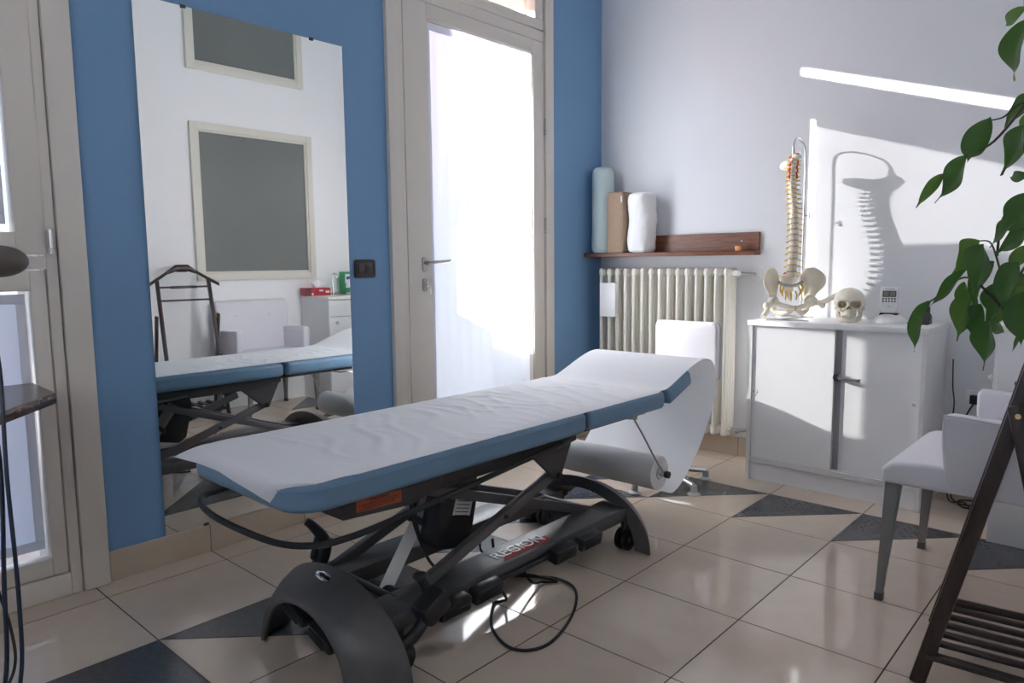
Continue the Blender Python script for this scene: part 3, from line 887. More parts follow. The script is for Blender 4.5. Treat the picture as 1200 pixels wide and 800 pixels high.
for x in (0.905, 0.945):
    b = BM(); cyl(b, (x, -2.60, 0.165), (x + 0.03, -2.575, 0.175), 0.016, 14, 0.021); obj('rubber_buffer', b, BLACKR, tb)
# power cable on the floor
cb = [(1.15, -2.19, 0.105), (1.165, -2.155, 0.04), (1.12, -2.13, 0.006), (1.115, -2.16, 0.005), (1.215, -2.27, 0.005), (1.335, -2.313, 0.005), (1.392, -2.234, 0.005), (1.345, -2.06, 0.005), (1.25, -1.915, 0.005), (1.150, -1.885, 0.005), (1.05, -1.945, 0.005), (0.98, -1.985, 0.006), (0.95, -1.98, 0.05), (0.94, -1.98, 0.12)]
b = BM(); tube(b, smooth_path(cb, 8), 0.0045, 8); obj('power_cable', b, BLACKR, tb)
cb = [(1.09, -2.02, 0.105), (1.13, -2.0, 0.03), (1.13, -1.94, 0.006), (1.16, -1.90, 0.005), (1.07, -1.925, 0.0075), (0.97, -1.97, 0.006), (0.93, -2.02, 0.08), (0.93, -2.03, 0.12)]
b = BM(); tube(b, smooth_path(cb, 8), 0.004, 8); obj('power_cable', b, BLACKR, tb)
# roll holder below the head end
b = BM(); tube(b, smooth_path([(1.05, -1.50, 0.492), (1.09, -1.49, 0.487), (1.12, -1.42, 0.482), (1.135, -1.395, 0.47), (1.175, -1.30, 0.30), (1.190, -1.262, 0.238)], 5), 0.0035, 8); hd = obj('roll_bracket', b, STEEL, tb)
b = BM(); cyl(b, (1.118, -1.44, 0.484), (1.142, -1.39, 0.476), 0.011, 12); obj('bracket_clamp', b, STEEL, hd)
b = BM(); cyl(b, (0.62, -1.256, 0.231), (1.205, -1.256, 0.231), 0.012, 14); obj('roll_spindle', b, GREYB, hd)
b = BM(); cyl(b, (1.196, -1.256, 0.231), (1.212, -1.256, 0.231), 0.014, 14); obj('spindle_cap', b, BLACKP, hd)
b = BM(); tube(b, smooth_path([(0.83, -1.50, 0.492), (0.70, -1.48, 0.487), (0.665, -1.40, 0.47), (0.640, -1.30, 0.30), (0.630, -1.262, 0.238)], 5), 0.0035, 8); obj('roll_bracket', b, STEEL, tb)

# paper roll and the sheet drawn from it over the table
pr = thing('paper_roll', 'grey white couch paper roll hanging under the head of the table', 'paper roll', (0.91, -1.256, 0.163))
b = BM(); lathe(b, [(0.022, 0.648), (0.066, 0.648), (0.068, 0.650), (0.068, 1.168), (0.066, 1.170), (0.022, 1.170), (0.022, 0.648)][:-1], (0, -1.256, 0.231), 'X', 40); obj('roll', b, ROLLP, pr)
b = BM(); tube(b, [(1.1695, -1.256 + 0.022 * math.cos(a), 0.231 + 0.022 * math.sin(a)) for a in [k * 2 * PI / 20 for k in range(20)]], 0.0035, 6, closed=True); obj('core', b, GREYB, pr)
PXL, PXR = 0.678, 1.224
prof = [(-2.868, 0.5800), (-2.60, 0.5805), (-2.30, 0.5805), (-2.0, 0.5805), (-1.80, 0.5805), (-1.55, 0.5808), (-1.36, 0.5810), (-1.30, 0.5835), (-1.24, 0.602), (-1.17, 0.627), (-1.115, 0.6455),
        (-1.05, 0.662), (-0.985, 0.665), (-0.930, 0.646), (-0.903, 0.600), (-0.902, 0.53), (-0.925, 0.455), (-0.965, 0.385), (-1.025, 0.310), (-1.09, 0.248), (-1.155, 0.197), (-1.21, 0.1695), (-1.256, 0.1615), (-1.30, 0.1765)]
pp = smooth_path([(0, y, z) for y, z in prof], 8)
cum = [0.0]
for i in range(1, len(pp)):
    cum.append(cum[-1] + (pp[i] - pp[i - 1]).length)
def path_at(s):
    s = max(0, min(cum[-1], s))
    lo, hi = 0, len(cum) - 1
    while hi - lo > 1:
        md = (lo + hi) // 2
        if cum[md] <= s: lo = md
        else: hi = md
    t = (s - cum[lo]) / (cum[hi] - cum[lo] + 1e-9)
    return pp[lo].lerp(pp[hi], t)
def wr(x, y, amp):
    """soft creases running askew across the sheet, strongest in its middle"""
    m1 = max(0.0, noise.noise(Vector((x * 3.2 + 4, y * 2.6, 0.3))) + 0.30)
    w1 = math.sin(y * 52 + x * 26 + 4.0 * noise.noise(Vector((x * 4, y * 5, 2.2))))
    m2 = max(0.0, noise.noise(Vector((x * 5 + 9, y * 5, 5.3))) + 0.12)
    w2 = math.sin(y * 88 - x * 16 + 5.0 * noise.noise(Vector((x * 6, y * 5, 7.2))))
    return amp * (0.5 * m1 * max(0, w1) ** 2.2 + 0.45 * m2 * max(0, w2) ** 2.2)
EDGE = [(0.0, (0.612, -2.905, 0.543)), (0.1, (0.680, -2.925, 0.560)), (0.3, (0.79, -2.917, 0.566)), (0.5, (0.91, -2.914, 0.562)), (0.7, (1.02, -2.910, 0.548)), (0.85, (1.09, -2.902, 0.531)), (1.0, (1.142, -2.886, 0.516))]
def edge_at(u):
    for (u0, a), (u1, c) in zip(EDGE[:-1], EDGE[1:]):
        if u <= u1:
            return Vector(a).lerp(Vector(c), (u - u0) / (u1 - u0))
    return Vector(EDGE[-1][1])
S0 = 0.145                                      # where the free end begins to droop
def paper(u, v):
    x = PXL + u * (PXR - PXL)
    if v < 0.12:
        t = 1 - v / 0.12
        p0 = path_at(S0); p0 = Vector((x, p0.y, p0.z + wr(x, p0.y, 0.0165) * (0.15 + 0.85 * min(1, min(u, 1 - u) * 6))))
        e = edge_at(u)
        # rim of the cushion at this place across the bed
        dx = max(0.0, x - (XRc - 0.09), (XLc + 0.09) - x)
        yb = -2.805 - math.sqrt(max(0.0, 0.09 ** 2 - min(dx, 0.089) ** 2))
        xin = x - 0.003 * max(0, (u - 0.8) / 0.2) + 0.006 * max(0, (0.2 - u) / 0.2)
        dip = 0.005 * max(0, (u - 0.95) / 0.05)
        p0.z -= dip
        rim = Vector((xin, yb + 0.014, 0.5815 - dip))
        if t < 0.5:
            p = p0.lerp(rim, t / 0.5)
            p.z += 0.002 * math.sin(t * 2 * PI)
        else:
            q = (t - 0.5) / 0.5
            c = Vector((xin * 0.85 + e.x * 0.15, min(yb - 0.016, rim.y - 0.025), 0.5815 - dip))
            p = rim * (1 - q) ** 2 + c * 2 * q * (1 - q) + e * q * q
        return (p.x, p.y, p.z + 0.003 * math.sin(u * 17) * max(0, t - 0.6))
    s = S0 + (v - 0.12) / 0.88 * (cum[-1] - S0)
    p = path_at(s)
    lift = 0.0
    if p.y < -1.35 and p.z > 0.5:
        edge = min(1, min(u, 1 - u) * 6)
        lift = wr(x, p.y, 0.0165) * (0.15 + 0.85 * edge)
    dip = 0.005 * max(0, (u - 0.95) / 0.05) * (1 if p.y < -1.35 and p.z > 0.5 else 0)
    return (x, p.y, p.z + lift - dip)
b = BM(); grid(b, paper, 80, 300); sheet = obj('paper_sheet', b, PAPER, pr, angle=3.0)

# ================================================================== radiator
RX0, RX1, NR = 0.070, 0.925, 15
PW = (RX1 - RX0) / NR
rd = thing('radiator', 'cream column radiator with fifteen sections under the wooden shelf', 'radiator', ((RX0 + RX1) / 2, -0.085, 0.10))
RZ0, RZ1 = 0.125, 1.030
def section(xc):
    t = BM()
    for y in (-0.130, -0.100, -0.070, -0.040):
        tube(t, [(xc, y, RZ0 + 0.02), (xc, y, RZ1 - 0.02)], 0.0125, 10)
    for zc, s in ((RZ0, 1), (RZ1, -1)):
        z0, z1 = (zc, zc + 0.045) if s > 0 else (zc - 0.045, zc)
        box(t, (xc - 0.0155, -0.1445, z0), (xc + 0.0155, -0.0255, z1), 0.014, 3)
    for zc in (RZ0 + 0.03, RZ1 - 0.03):
        cyl(t, (xc - PW / 2, -0.085, zc), (xc + PW / 2, -0.085, zc), 0.019, 12)
    return t
sec0 = obj('section', section(RX0 + PW / 2), ENAMEL, rd)
for k in range(1, NR):
    share('section', sec0, rd, (k * PW, 0, 0))
for zz in (0.20, 0.90):
    b = BM(); box(b, (0.30, -0.03, zz), (0.33, -0.001, zz + 0.03)); obj('wall_bracket', b, ENAMEL, rd)
# valves
b = BM(); cyl(b, (RX1, -0.085, RZ1 - 0.03), (RX1 + 0.03, -0.085, RZ1 - 0.03), 0.011, 12); cyl(b, (RX1 + 0.02, -0.085, RZ1 - 0.03), (RX1 + 0.06, -0.03, RZ1 - 0.035), 0.009, 12); cyl(b, (RX1 + 0.06, -0.03, RZ1 - 0.035), (RX1 + 0.078, -0.012, RZ1 - 0.037), 0.009, 12); v = obj('upper_valve', b, STEEL, rd)
b = BM(); cyl(b, (RX1 + 0.018, -0.100, RZ1 - 0.03), (RX1 + 0.030, -0.155, RZ1 - 0.027), 0.017, 16, 0.014); obj('valve_knob', b, PLASW, v)
b = BM(); cyl(b, (RX1 + 0.082, -0.006, RZ1 - 0.037), (RX1 + 0.082, -0.001, RZ1 - 0.037), 0.030, 24); obj('escutcheon', b, PLASW, v)
b = BM(); cyl(b, (RX1, -0.085, RZ0 + 0.03), (RX1 + 0.035, -0.085, RZ0 + 0.03), 0.014, 12); cyl(b, (RX1 + 0.025, -0.085, RZ0 + 0.03), (RX1 + 0.055, -0.02, RZ0 + 0.028), 0.010, 12); v = obj('lower_valve', b, STEEL, rd)
b = BM(); cyl(b, (RX1 + 0.020, -0.10, RZ0 + 0.03), (RX1 + 0.024, -0.135, RZ0 + 0.03), 0.012, 12); obj('valve_cap', b, CHROME, v)
b = BM(); cyl(b, (RX1 + 0.055, -0.02, RZ0 + 0.028), (RX1 + 0.056, -0.001, RZ0 + 0.028), 0.010, 12); obj('pipe_stub', b, STEEL, v)
r = thing('radiator_humidifier', 'flat white humidifier hung on the front of the radiator', 'humidifier', (0.175, -0.155, 0.745))
b = BM(); box(b, (0.120, -0.185, 0.745), (0.232, -0.150, 0.945), 0.005); obj('body', b, PLASW, r)
b = BM(); box(b, (0.150, -0.152, 0.85), (0.200, -0.1455, 0.935), 0.002); obj('hook', b, PLASW, r)

# ================================================================== wall shelf and bolsters
r = thing('wall_shelf', 'reddish brown wooden wall shelf with raised back board above the radiator', 'shelf', (0.5, -0.09, 1.095))
b = BM(); prism(b, [(0.005, -0.185), (1.020, -0.075), (1.020, -0.001), (0.005, -0.001)], 1.096, 1.118, 'Z', 0.0015, 1); obj('board', b, MAHOG, r)
b = BM(); box(b, (0.30, -0.022, 1.119), (1.020, -0.001, 1.216), 0.0015, 1); bk = obj('back_board', b, MAHOG, r)
b = BM(); cyl(b, (0.925, -0.024, 1.172), (0.925, -0.021, 1.172), 0.0035, 10); obj('screw_cap', b, PLASW, bk)
SH = 1.1185
def bolster(name, x, y, z0, hh, rr, m, label, cat, wob, squash=1.0, tilt=0.0):
    root_ = thing(name, label, cat, (x, y, z0), 'bolsters and cushions on the wall shelf')
    def f(u, v):
        a = 2 * PI * u
        if v < 0.06: k = math.sin(v / 0.06 * PI / 2) * 0.14 + 0.82 * min(1, v / 0.02)
        else: k = 1.0
        zz = v * hh
        ed = min(v, 1 - v)
        rad = rr * (1 if ed > 0.07 else math.sqrt(max(0.0, 1 - ((0.07 - ed) / 0.07) ** 2)) * 0.32 + 0.68)
        if ed <= 1e-6: rad = rr * 0.66
        n_ = noise.noise(Vector((math.cos(a) * 1.3, math.sin(a) * 1.3, zz * 9))) * wob + noise.noise(Vector((math.cos(a) * 3, math.sin(a) * 3, zz * 26 + 3))) * wob * 0.5
        rad += rr * n_
        return (x + rad * math.cos(a) + tilt * v, y + rad * squash * math.sin(a), z0 + zz)
    t = BM(); grid(t, f, 40, 48, closeu=True)
    bot = [v for v in t.verts if abs(v.co.z - z0) < 1e-6]; top_ = [v for v in t.verts if abs(v.co.z - z0 - hh) < 1e-6]
    for ring, zc, s in ((bot, z0, 0), (top_, z0 + hh, 0.006)):
        c = t.verts.new((x + (tilt if zc > z0 else 0), y, zc + s))
        ring.sort(key=lambda v: math.atan2(v.co.y - y, v.co.x - x - (tilt if zc > z0 else 0)))
        for k in range(len(ring)):
            t.faces.new((ring[k], ring[(k + 1) % len(ring)], c))
    obj('cover', t, m, root_, angle=2.5)
    t = BM(); tube(t, [(x + tilt * 0.03 + rr * 0.80 * math.cos(a), y + rr * 0.80 * squash * math.sin(a), z0 + 0.006) for a in [k * 2 * PI / 30 for k in range(30)]], 0.003, 6, closed=True); obj('end_seam', t, m, root_)
    return root_
bolster('bolster', 0.083, -0.098, SH, 0.505, 0.066, TEAL, 'tall pale aqua cylindrical bolster standing on the wall shelf', 'bolster', 0.025)
bolster('bolster', 0.357, -0.098, SH, 0.340, 0.079, WFAB, 'short wrinkled white bolster standing on the wall shelf', 'bolster', 0.10)
r = thing('wedge_cushion', 'beige terry covered cushion standing between the two bolsters', 'cushion', (0.22, -0.10, SH), 'bolsters and cushions on the wall shelf')
b = BM(); box(b, (0.154, -0.165, SH), (0.264, -0.030, SH + 0.352), 0.013, 3); obj('cover', b, BEIGE, r)
b = BM(); box(b, (0.254, -0.1665, SH + 0.29), (0.262, -0.164, SH + 0.325)); obj('care_tag', b, WFAB, r, smooth=False)
b = BM(); tube(b, [(0.2635, -0.16, SH + 0.012), (0.2635, -0.16, SH + 0.34)], 0.0025, 6); obj('seam', b, BEIGE, r)
b = BM(); lathe(b, [(0.0, 0.0), (0.015, 0.0), (0.017, 0.002), (0.018, 0.024), (0.0165, 0.026), (0.0, 0.026)], (0.925, -0.062, SH), seg=16); tag(obj('cork_stopper', b, TERRA), 'small orange cork stopper on the right end of the wall shelf', 'cork')

# ================================================================== white swivel chair behind the table
r = thing('swivel_chair', 'white shell chair with chrome star base between table and radiator', 'chair', (0.86, -0.70, 0))
def chair_back(u, v):
    # profile: seat front -> seat rear -> back top
    pts = [(-0.95, 0.425), (-0.88, 0.437), (-0.72, 0.430), (-0.56, 0.432), (-0.475, 0.470), (-0.440, 0.56), (-0.425, 0.66), (-0.418, 0.762)]
    f = v * (len(pts) - 1); i = min(int(f), len(pts) - 2); t = f - i
    y = pts[i][0] * (1 - t) + pts[i + 1][0] * t
    z = pts[i][1] * (1 - t) + pts[i + 1][1] * t
    w = 0.19 if v > 0.5 else 0.205
    return (0.845 + (u - 0.5) * 2 * w, y, z)
b = BM(); prism(b, rrect(0.645, -0.855, 1.045, -0.46, 0.07), 0.405, 0.452, 'Z', 0.014, 3); obj('seat', b, LEATH, r)
b = BM(); prism(b, rrect(0.665, 0.47, 1.012, 0.768, 0.032), -0.462, -0.424, 'Y', 0.013, 3); bk = obj('backrest', b, LEATH, r)
b = BM(); prism(b, rrect(0.669, 0.474, 1.016, 0.764, 0.030), -0.428, -0.416, 'Y', 0.004, 2); obj('back_shell', b, GREYB, bk)
b = BM(); tube(b, smooth_path([(0.845, -0.70, 0.395), (0.845, -0.52, 0.390), (0.845, -0.44, 0.43), (0.845, -0.41, 0.58)], 6), 0.014, 12); obj('back_support', b, CHROME, r)
b = BM(); cyl(b, (0.855, -0.70, 0.06), (0.855, -0.70, 0.41), 0.025, 18); obj('gas_column', b, CHROME, r)
for k in range(5):
    a = math.radians(-92 + 72 * k)
    c, s = math.cos(a), math.sin(a)
    b = BM(); tube(b, [(0.855 + c * 0.02, -0.70 + s * 0.02, 0.075), (0.855 + c * 0.225, -0.70 + s * 0.225, 0.042)], 0.013, 12); lg = obj('base_leg', b, CHROME, r)
    b = BM(); lathe(b, [(0.0, 0.0), (0.030, 0.0), (0.030, 0.004), (0.016, 0.012), (0.014, 0.045), (0.0, 0.048)], (0.855 + c * 0.228, -0.70 + s * 0.228, 0.0), seg=18); obj('glide', b, GREYB, lg)

# ================================================================== low cabinet
CX0, CX1, CYF, CYB, CH = 1.138, 1.902, -0.385, -0.016, 0.782
r = thing('sliding_door_cabinet', 'low white cabinet with two sliding doors carrying the spine model', 'cabinet', ((CX0 + CX1) / 2, (CYF + CYB) / 2, 0))
b = BM(); box(b, (CX0 - 0.004, CYF - 0.012, CH - 0.024), (CX1 + 0.004, CYB, CH), 0.002); obj('top_panel', b, LAMIN, r)
for x0, x1 in ((CX0, CX0 + 0.019), (CX1 - 0.019, CX1)):
    b = BM(); box(b, (x0, CYF, 0.0), (x1, CYB, CH - 0.0245), 0.001, 1); sp = obj('side_panel', b, LAMIN, r)
    b = BM(); box(b, (x0 + 0.0005, CYF - 0.0015, 0.0), (x1 - 0.0005, CYF, CH - 0.026)); obj('edge_band', b, LAMED, sp, smooth=False)
b = BM(); box(b, (CX0 + 0.019, CYF + 0.015, 0.0), (CX1 - 0.019, CYF + 0.033, 0.088), 0.001, 1); obj('plinth', b, LAMIN, r)
b = BM(); box(b, (CX0 + 0.019, CYF + 0.002, 0.088), (CX1 - 0.019, CYB - 0.01, 0.112), 0.001, 1); bp_ = obj('bottom_panel', b, LAMED, r)
for y in (CYF + 0.010, CYF + 0.032):
    b = BM(); box(b, (CX0 + 0.02, y, 0.112), (CX1 - 0.02, y + 0.004, 0.119)); obj('track', b, LAMED, bp_, smooth=False)
b = BM(); box(b, (CX0 + 0.019, CYB - 0.008, 0.112), (CX1 - 0.019, CYB - 0.002, CH - 0.025)); obj('back_panel', b, LAMIN, r, smooth=False)
b = BM(); box(b, (CX0 + 0.0195, CYF + 0.008, 0.114), (1.531, CYF + 0.024, CH - 0.027), 0.001, 1); d1 = obj('sliding_door', b, LAMIN, r)
b = BM(); box(b, (1.531, CYF + 0.0075, 0.114), (1.5345, CYF + 0.0245, CH - 0.027)); obj('edge_band', b, LAMED, d1, smooth=False)
b = BM(); box(b, (1.50, CYF + 0.030, 0.114), (CX1 - 0.0195, CYF + 0.046, CH - 0.027), 0.001, 1); d2 = obj('sliding_door', b, LAMIN, r)
b = BM(); box(b, (1.535, CYF + 0.0285, 0.116), (1.560, CYF + 0.0300, CH - 0.028)); obj('dark_stile', b, LGREY, d2, smooth=False)
for x, y, z, dd_ in ((1.171, CYF + 0.008, 0.437, d1), (1.857, CYF + 0.030, 0.452, d2)):
    b = BM(); tube(b, [(x + 0.0115 * math.cos(a), y - 0.001, z + 0.0115 * math.sin(a)) for a in [k * 2 * PI / 20 for k in range(20)]], 0.0028, 6, closed=True); fp = obj('finger_pull', b, PLASW, dd_)
    b = BM(); cyl(b, (x, y - 0.0008, z), (x, y + 0.001, z), 0.010, 18); obj('pull_recess', b, GREYB, fp)
b = BM(); cyl(b, (1.552, CYF + 0.030, 0.545), (1.552, CYF - 0.012, 0.545), 0.015, 18); cyl(b, (1.556, CYF - 0.005, 0.540), (1.556, CYF - 0.018, 0.540), 0.008, 12); hl = obj('cam_lock', b, CHROME, d2)
b = BM(); box(b, (1.55, CYF - 0.018, 0.535), (1.652, CYF - 0.008, 0.546), 0.004, 2); cyl(b, (1.645, CYF - 0.022, 0.540), (1.645, CYF - 0.004, 0.540), 0.0075, 10); obj('lever_key', b, STEEL, hl)

# ---- spine model on a stand
SX, SY = 1.262, -0.200
PHI = math.radians(40)
def loc_(x, y, z):        # room coordinates -> coordinates before the model is turned
    c, s = math.cos(-PHI), math.sin(-PHI)
    return (SX + c * (x - SX) - s * (y - SY), SY + s * (x - SX) + c * (y - SY), z)
def unturn(bm_):
    bmesh.ops.transform(bm_, matrix=Matrix.Translation((SX, SY, 0)) @ Matrix.Rotation(-PHI, 4, 'Z') @ Matrix.Translation((-SX, -SY, 0)), verts=bm_.verts)
    return bm_
r = thing('spine_model', 'flexible anatomical spine model with pelvis hanging on a steel stand', 'anatomical model', (SX, SY, CH))
r.rotation_euler = (0, 0, PHI)
rodx, rody = 1.262, -0.062
b = BM(); tube(b, smooth_path([(rodx, rody, CH + 0.004), (rodx, rody, 1.2), (rodx, rody, 1.45), (rodx - 0.002, rody, 1.585), (rodx - 0.003, rody - 0.020, 1.630), (rodx - 0.008, rody - 0.065, 1.650), (SX - 0.006, SY + 0.020, 1.640), (SX - 0.008, SY, 1.605), (SX - 0.008, SY, 1.572)], 8), 0.0042, 8); obj('stand_rod', unturn(b), STEEL, r)
b = BM(); cyl(b, (SX - 0.008, SY, 1.598), (SX - 0.008, SY, 1.568), 0.007, 10); obj('rod_sleeve', unturn(b), STEEL, r)
b = BM(); cyl(b, (rodx, rody, 1.285), (rodx + 0.03, rody - 0.004, 1.285), 0.0035, 8); cyl(b, (rodx + 0.028, rody - 0.004, 1.270), (rodx + 0.028, rody - 0.004, 1.298), 0.005, 8); obj('clamp_screw', unturn(b), STEEL, r)
b = BM()
box(b, (SX - 0.07, SY - 0.115, CH), (SX + 0.13, SY - 0.105, CH + 0.006), 0.001, 1); box(b, (SX - 0.12, -0.068, CH), (SX + 0.06, -0.056, CH + 0.006), 0.001, 1); box(b, (rodx - 0.006, SY - 0.11, CH), (rodx + 0.006, -0.06, CH + 0.006), 0.001, 1)
obj('stand_base', unturn(b), STEEL, r)
def curvex(t):   # sideways in view the column looks straight, in depth it sways
    return 0.004 * math.sin(t * 5)
def curvey(t):
    return 0.030 * math.sin((1 - t) * 2 * PI * 0.95) * (0.35 + 0.5 * t)
Z0s, Z1s = 0.985, 1.560
NV = 24
zz = Z0s
for k in range(NV):
    f = k / (NV - 1)
    hgt = 0.0305 * (1 - f) + 0.0155 * f
    hgt *= (Z1s - Z0s) / (NV * 0.0230)
    rad = 0.0235 * (1 - f) + 0.0135 * f
    x, y = SX + curvex(f), SY + curvey(f)
    bh = hgt * 0.74
    t = BM(); lathe(t, [(0, 0), (rad * 0.95, 0), (rad, 0.0015), (rad * 0.86, bh * 0.5), (rad, bh - 0.0015), (rad * 0.95, bh), (0, bh)], (x, y, zz), seg=16)
    # arch, spinous and transverse processes
    box(t, (x - 0.005, y + rad * 0.8, zz + bh * 0.2), (x + 0.005, y + rad + 0.032, zz + bh * 0.75), 0.002, 1, Matrix.Rotation(math.radians(-22), 4, 'X'))
    for s in (-1, 1):
        tube(t, [(x + s * rad * 0.5, y + rad * 0.8, zz + bh * 0.6), (x + s * (rad + 0.015), y + rad * 1.1, zz + bh * 0.7)], 0.0042, 6, rfun=lambda q_: 0.005 - 0.002 * q_)
        blob(t, (x + s * rad * 0.75, y + rad * 0.95, zz + bh * 0.8), (0.006, 0.006, bh * 0.45), 8, 6)
    obj('vertebra', t, BONE, r)
    t = BM(); lathe(t, [(0, 0), (rad * 0.97, 0), (rad * 1.03, hgt * 0.13), (rad * 0.97, hgt * 0.26), (0, hgt * 0.26)], (x, y, zz + bh), seg=16); obj('disc', t, DISC, r)
    for s in (-1, 1):
        t = BM(); tube(t, [(x + s * rad * 0.7, y + rad * 0.5, zz + bh * 1.02), (x + s * (rad + 0.006), y - 0.004, zz + bh * 0.92), (x + s * (rad + 0.018), y - 0.012, zz + bh * 0.68)], 0.0032, 6); obj('nerve', t, NERVE if k > 0 or s > 0 else ARTERY, r)
    zz += hgt
for s in (-1, 1):
    pts = []
    for k in range(9):
        q = k / 8
        pts.append((SX + s * (0.0175 + 0.003 * math.sin(k * 2.6)), SY + curvey(0.78 + 0.2 * q) - 0.004, 1.455 + 0.105 * q))
    b = BM(); tube(b, smooth_path(pts, 4), 0.0042, 7); obj('vertebral_artery', b, ARTERY, r)
# occipital plate with red ring
b = BM(); blob(b, (SX - 0.012, SY + 0.058, 1.520), (0.036, 0.052, 0.028), 16, 10, lambda p: Vector((p.x, p.y, p.z * (1 if p.z > 0 else 0.8)))); obj('occipital_plate', b, BONE, r)
b = BM(); blob(b, (SX + 0.006, SY - 0.005, 1.556), (0.024, 0.022, 0.012), 14, 8); tube(b, [(SX - 0.02, SY, 1.53), (SX + 0.0, SY - 0.012, 1.565)], 0.009, 8); obj('atlas', b, BONE, r)
b = BM(); tube(b, [(SX + 0.004 + 0.012 * math.cos(a), SY - 0.004 + 0.012 * math.sin(a), 1.568) for a in [k * 2 * PI / 16 for k in range(16)]], 0.004, 6, closed=True); obj('red_ring', b, ARTERY, r)
# pelvis: sacrum, iliac wings, pubic arch, femur stubs; turned a little to the left
PV = Matrix.Translation((SX, SY, 0)) @ Matrix.Rotation(math.radians(0), 4, 'Z')
def pv(bm_):
    bmesh.ops.transform(bm_, matrix=PV, verts=bm_.verts)
    return bm_
def sac(u, v):
    w = 0.052 * (1 - v) ** 0.8 + 0.004
    a = 2 * PI * u
    return (w * math.cos(a), 0.026 + 0.016 * math.sin(a) * (1 - 0.6 * v) + 0.02 * math.sin(v * PI), 0.990 - 0.115 * v + 0.008 * math.cos(2 * a) * (1 - v))
b = BM(); grid(b, sac, 20, 10, closeu=True)
bmesh.ops.holes_fill(b, edges=[e for e in b.edges if e.is_boundary], sides=40)
obj('sacrum', pv(b), GREYB if False else BONE, r)
b = BM(); tube(b, [(-0.058, 0.008, 0.962), (-0.03, 0.0, 0.946), (0, -0.002, 0.942), (0.03, 0.0, 0.946), (0.058, 0.008, 0.962)], 0.008, 8); obj('ligament', pv(b), GREYB, r)
for s in (-1, 1):
    # iliac wing: a thick curved plate
    out = [(0.050, 0.965), (0.058, 1.005), (0.078, 1.030), (0.105, 1.030), (0.132, 1.010), (0.148, 0.975), (0.140, 0.938), (0.118, 0.912), (0.104, 0.880), (0.085, 0.868), (0.066, 0.882), (0.060, 0.925)]
    sm = smooth_path([(x, 0, z) for x, z in out], 3, True)
    cx_, cz_ = 0.095, 0.950
    t = BM()
    def wing(px, pz, off):
        rx = (px - 0.05) / 0.1
        y = 0.030 - 0.075 * rx - 0.028 * (1 - ((pz - 0.95) / 0.08) ** 2) * 0.3 + off
        return (s * px, y, pz)
    rings = []
    for off, sc in ((-0.007, 0.0), (-0.007, 0.55), (-0.009, 0.90), (-0.006, 0.985), (0.0, 1.0), (0.006, 0.985), (0.007, 0.90), (0.007, 0.55), (0.007, 0.0)):
        if sc == 0.0:
            dish = 0.018 if off < 0 else 0.010
            rings.append([t.verts.new(wing(cx_, cz_, off + dish))])
        else:
            dish = (1 - sc) * 0.030
            rings.append([t.verts.new(wing(cx_ + (p.x - cx_) * sc, cz_ + (p.z - cz_) * sc, off + dish * 0.6)) for p in sm])
    n_ = len(sm)
    for A, B_ in zip(rings[:-1], rings[1:]):
        for k in range(n_):
            k2 = (k + 1) % n_
            if len(A) == 1: t.faces.new((A[0], B_[k], B_[k2]))
            elif len(B_) == 1: t.faces.new((A[k], A[k2], B_[0]))
            else: t.faces.new((A[k], A[k2], B_[k2], B_[k]))
    # acetabulum block, ischium and pubic rami
    blob(t, (s * 0.088, -0.020, 0.868), (0.027, 0.027, 0.030), 14, 10)
    tube(t, smooth_path([(s * 0.086, -0.025, 0.866), (s * 0.055, -0.052, 0.850), (s * 0.022, -0.066, 0.842), (s * 0.004, -0.068, 0.838)], 5), 0.010, 10, rfun=lambda q_: 0.014 - 0.004 * q_)
    tube(t, smooth_path([(s * 0.088, 0.0, 0.862), (s * 0.078, 0.0, 0.825), (s * 0.055, -0.022, 0.812), (s * 0.026, -0.052, 0.818), (s * 0.006, -0.066, 0.834)], 5), 0.010, 10, rfun=lambda q_: 0.016 - 0.008 * q_)
    obj('hip_bone', pv(t), BONE, r, angle=1.2)
    # proximal femur
    t = BM(); blob(t, (s * 0.100, -0.030, 0.868), (0.021, 0.021, 0.021), 14, 10)
    if s > 0:
        pf = [(0.100, -0.030, 0.868), (0.125, -0.045, 0.862), (0.148, -0.06, 0.872), (0.175, -0.075, 0.890), (0.208, -0.09, 0.908)]
        blob(t, (0.135, -0.050, 0.852), (0.014, 0.014, 0.016), 12, 8)
    else:
        pf = [(-0.100, -0.030, 0.868), (-0.118, -0.050, 0.850), (-0.130, -0.065, 0.832), (-0.146, -0.085, 0.815), (-0.162, -0.105, 0.800)]
        blob(t, (-0.132, -0.055, 0.850), (0.015, 0.015, 0.018), 12, 8)
    tube(t, smooth_path(pf, 5), 0.012, 12, rfun=lambda q_: 0.014 - 0.003 * math.sin(q_ * PI))
    obj('femur', pv(t), BONE, r, angle=1.2)
b = BM(); blob(b, (0, -0.070, 0.838), (0.009, 0.008, 0.014), 10, 8); obj('pubic_symphysis', pv(b), DISC, r)
for k, (x, z) in enumerate(((-0.036, 0.925), (-0.022, 0.905), (0.022, 0.905), (0.036, 0.925), (0.0, 0.90), (-0.045, 0.94), (0.045, 0.94))):
    b = BM(); tube(b, smooth_path([(x, 0.0, z + 0.012), (x * 1.2, -0.012, z - 0.006), (x * 1.1, -0.006, z - 0.030)], 4), 0.0038, 6); obj('nerve', pv(b), NERVE, r)

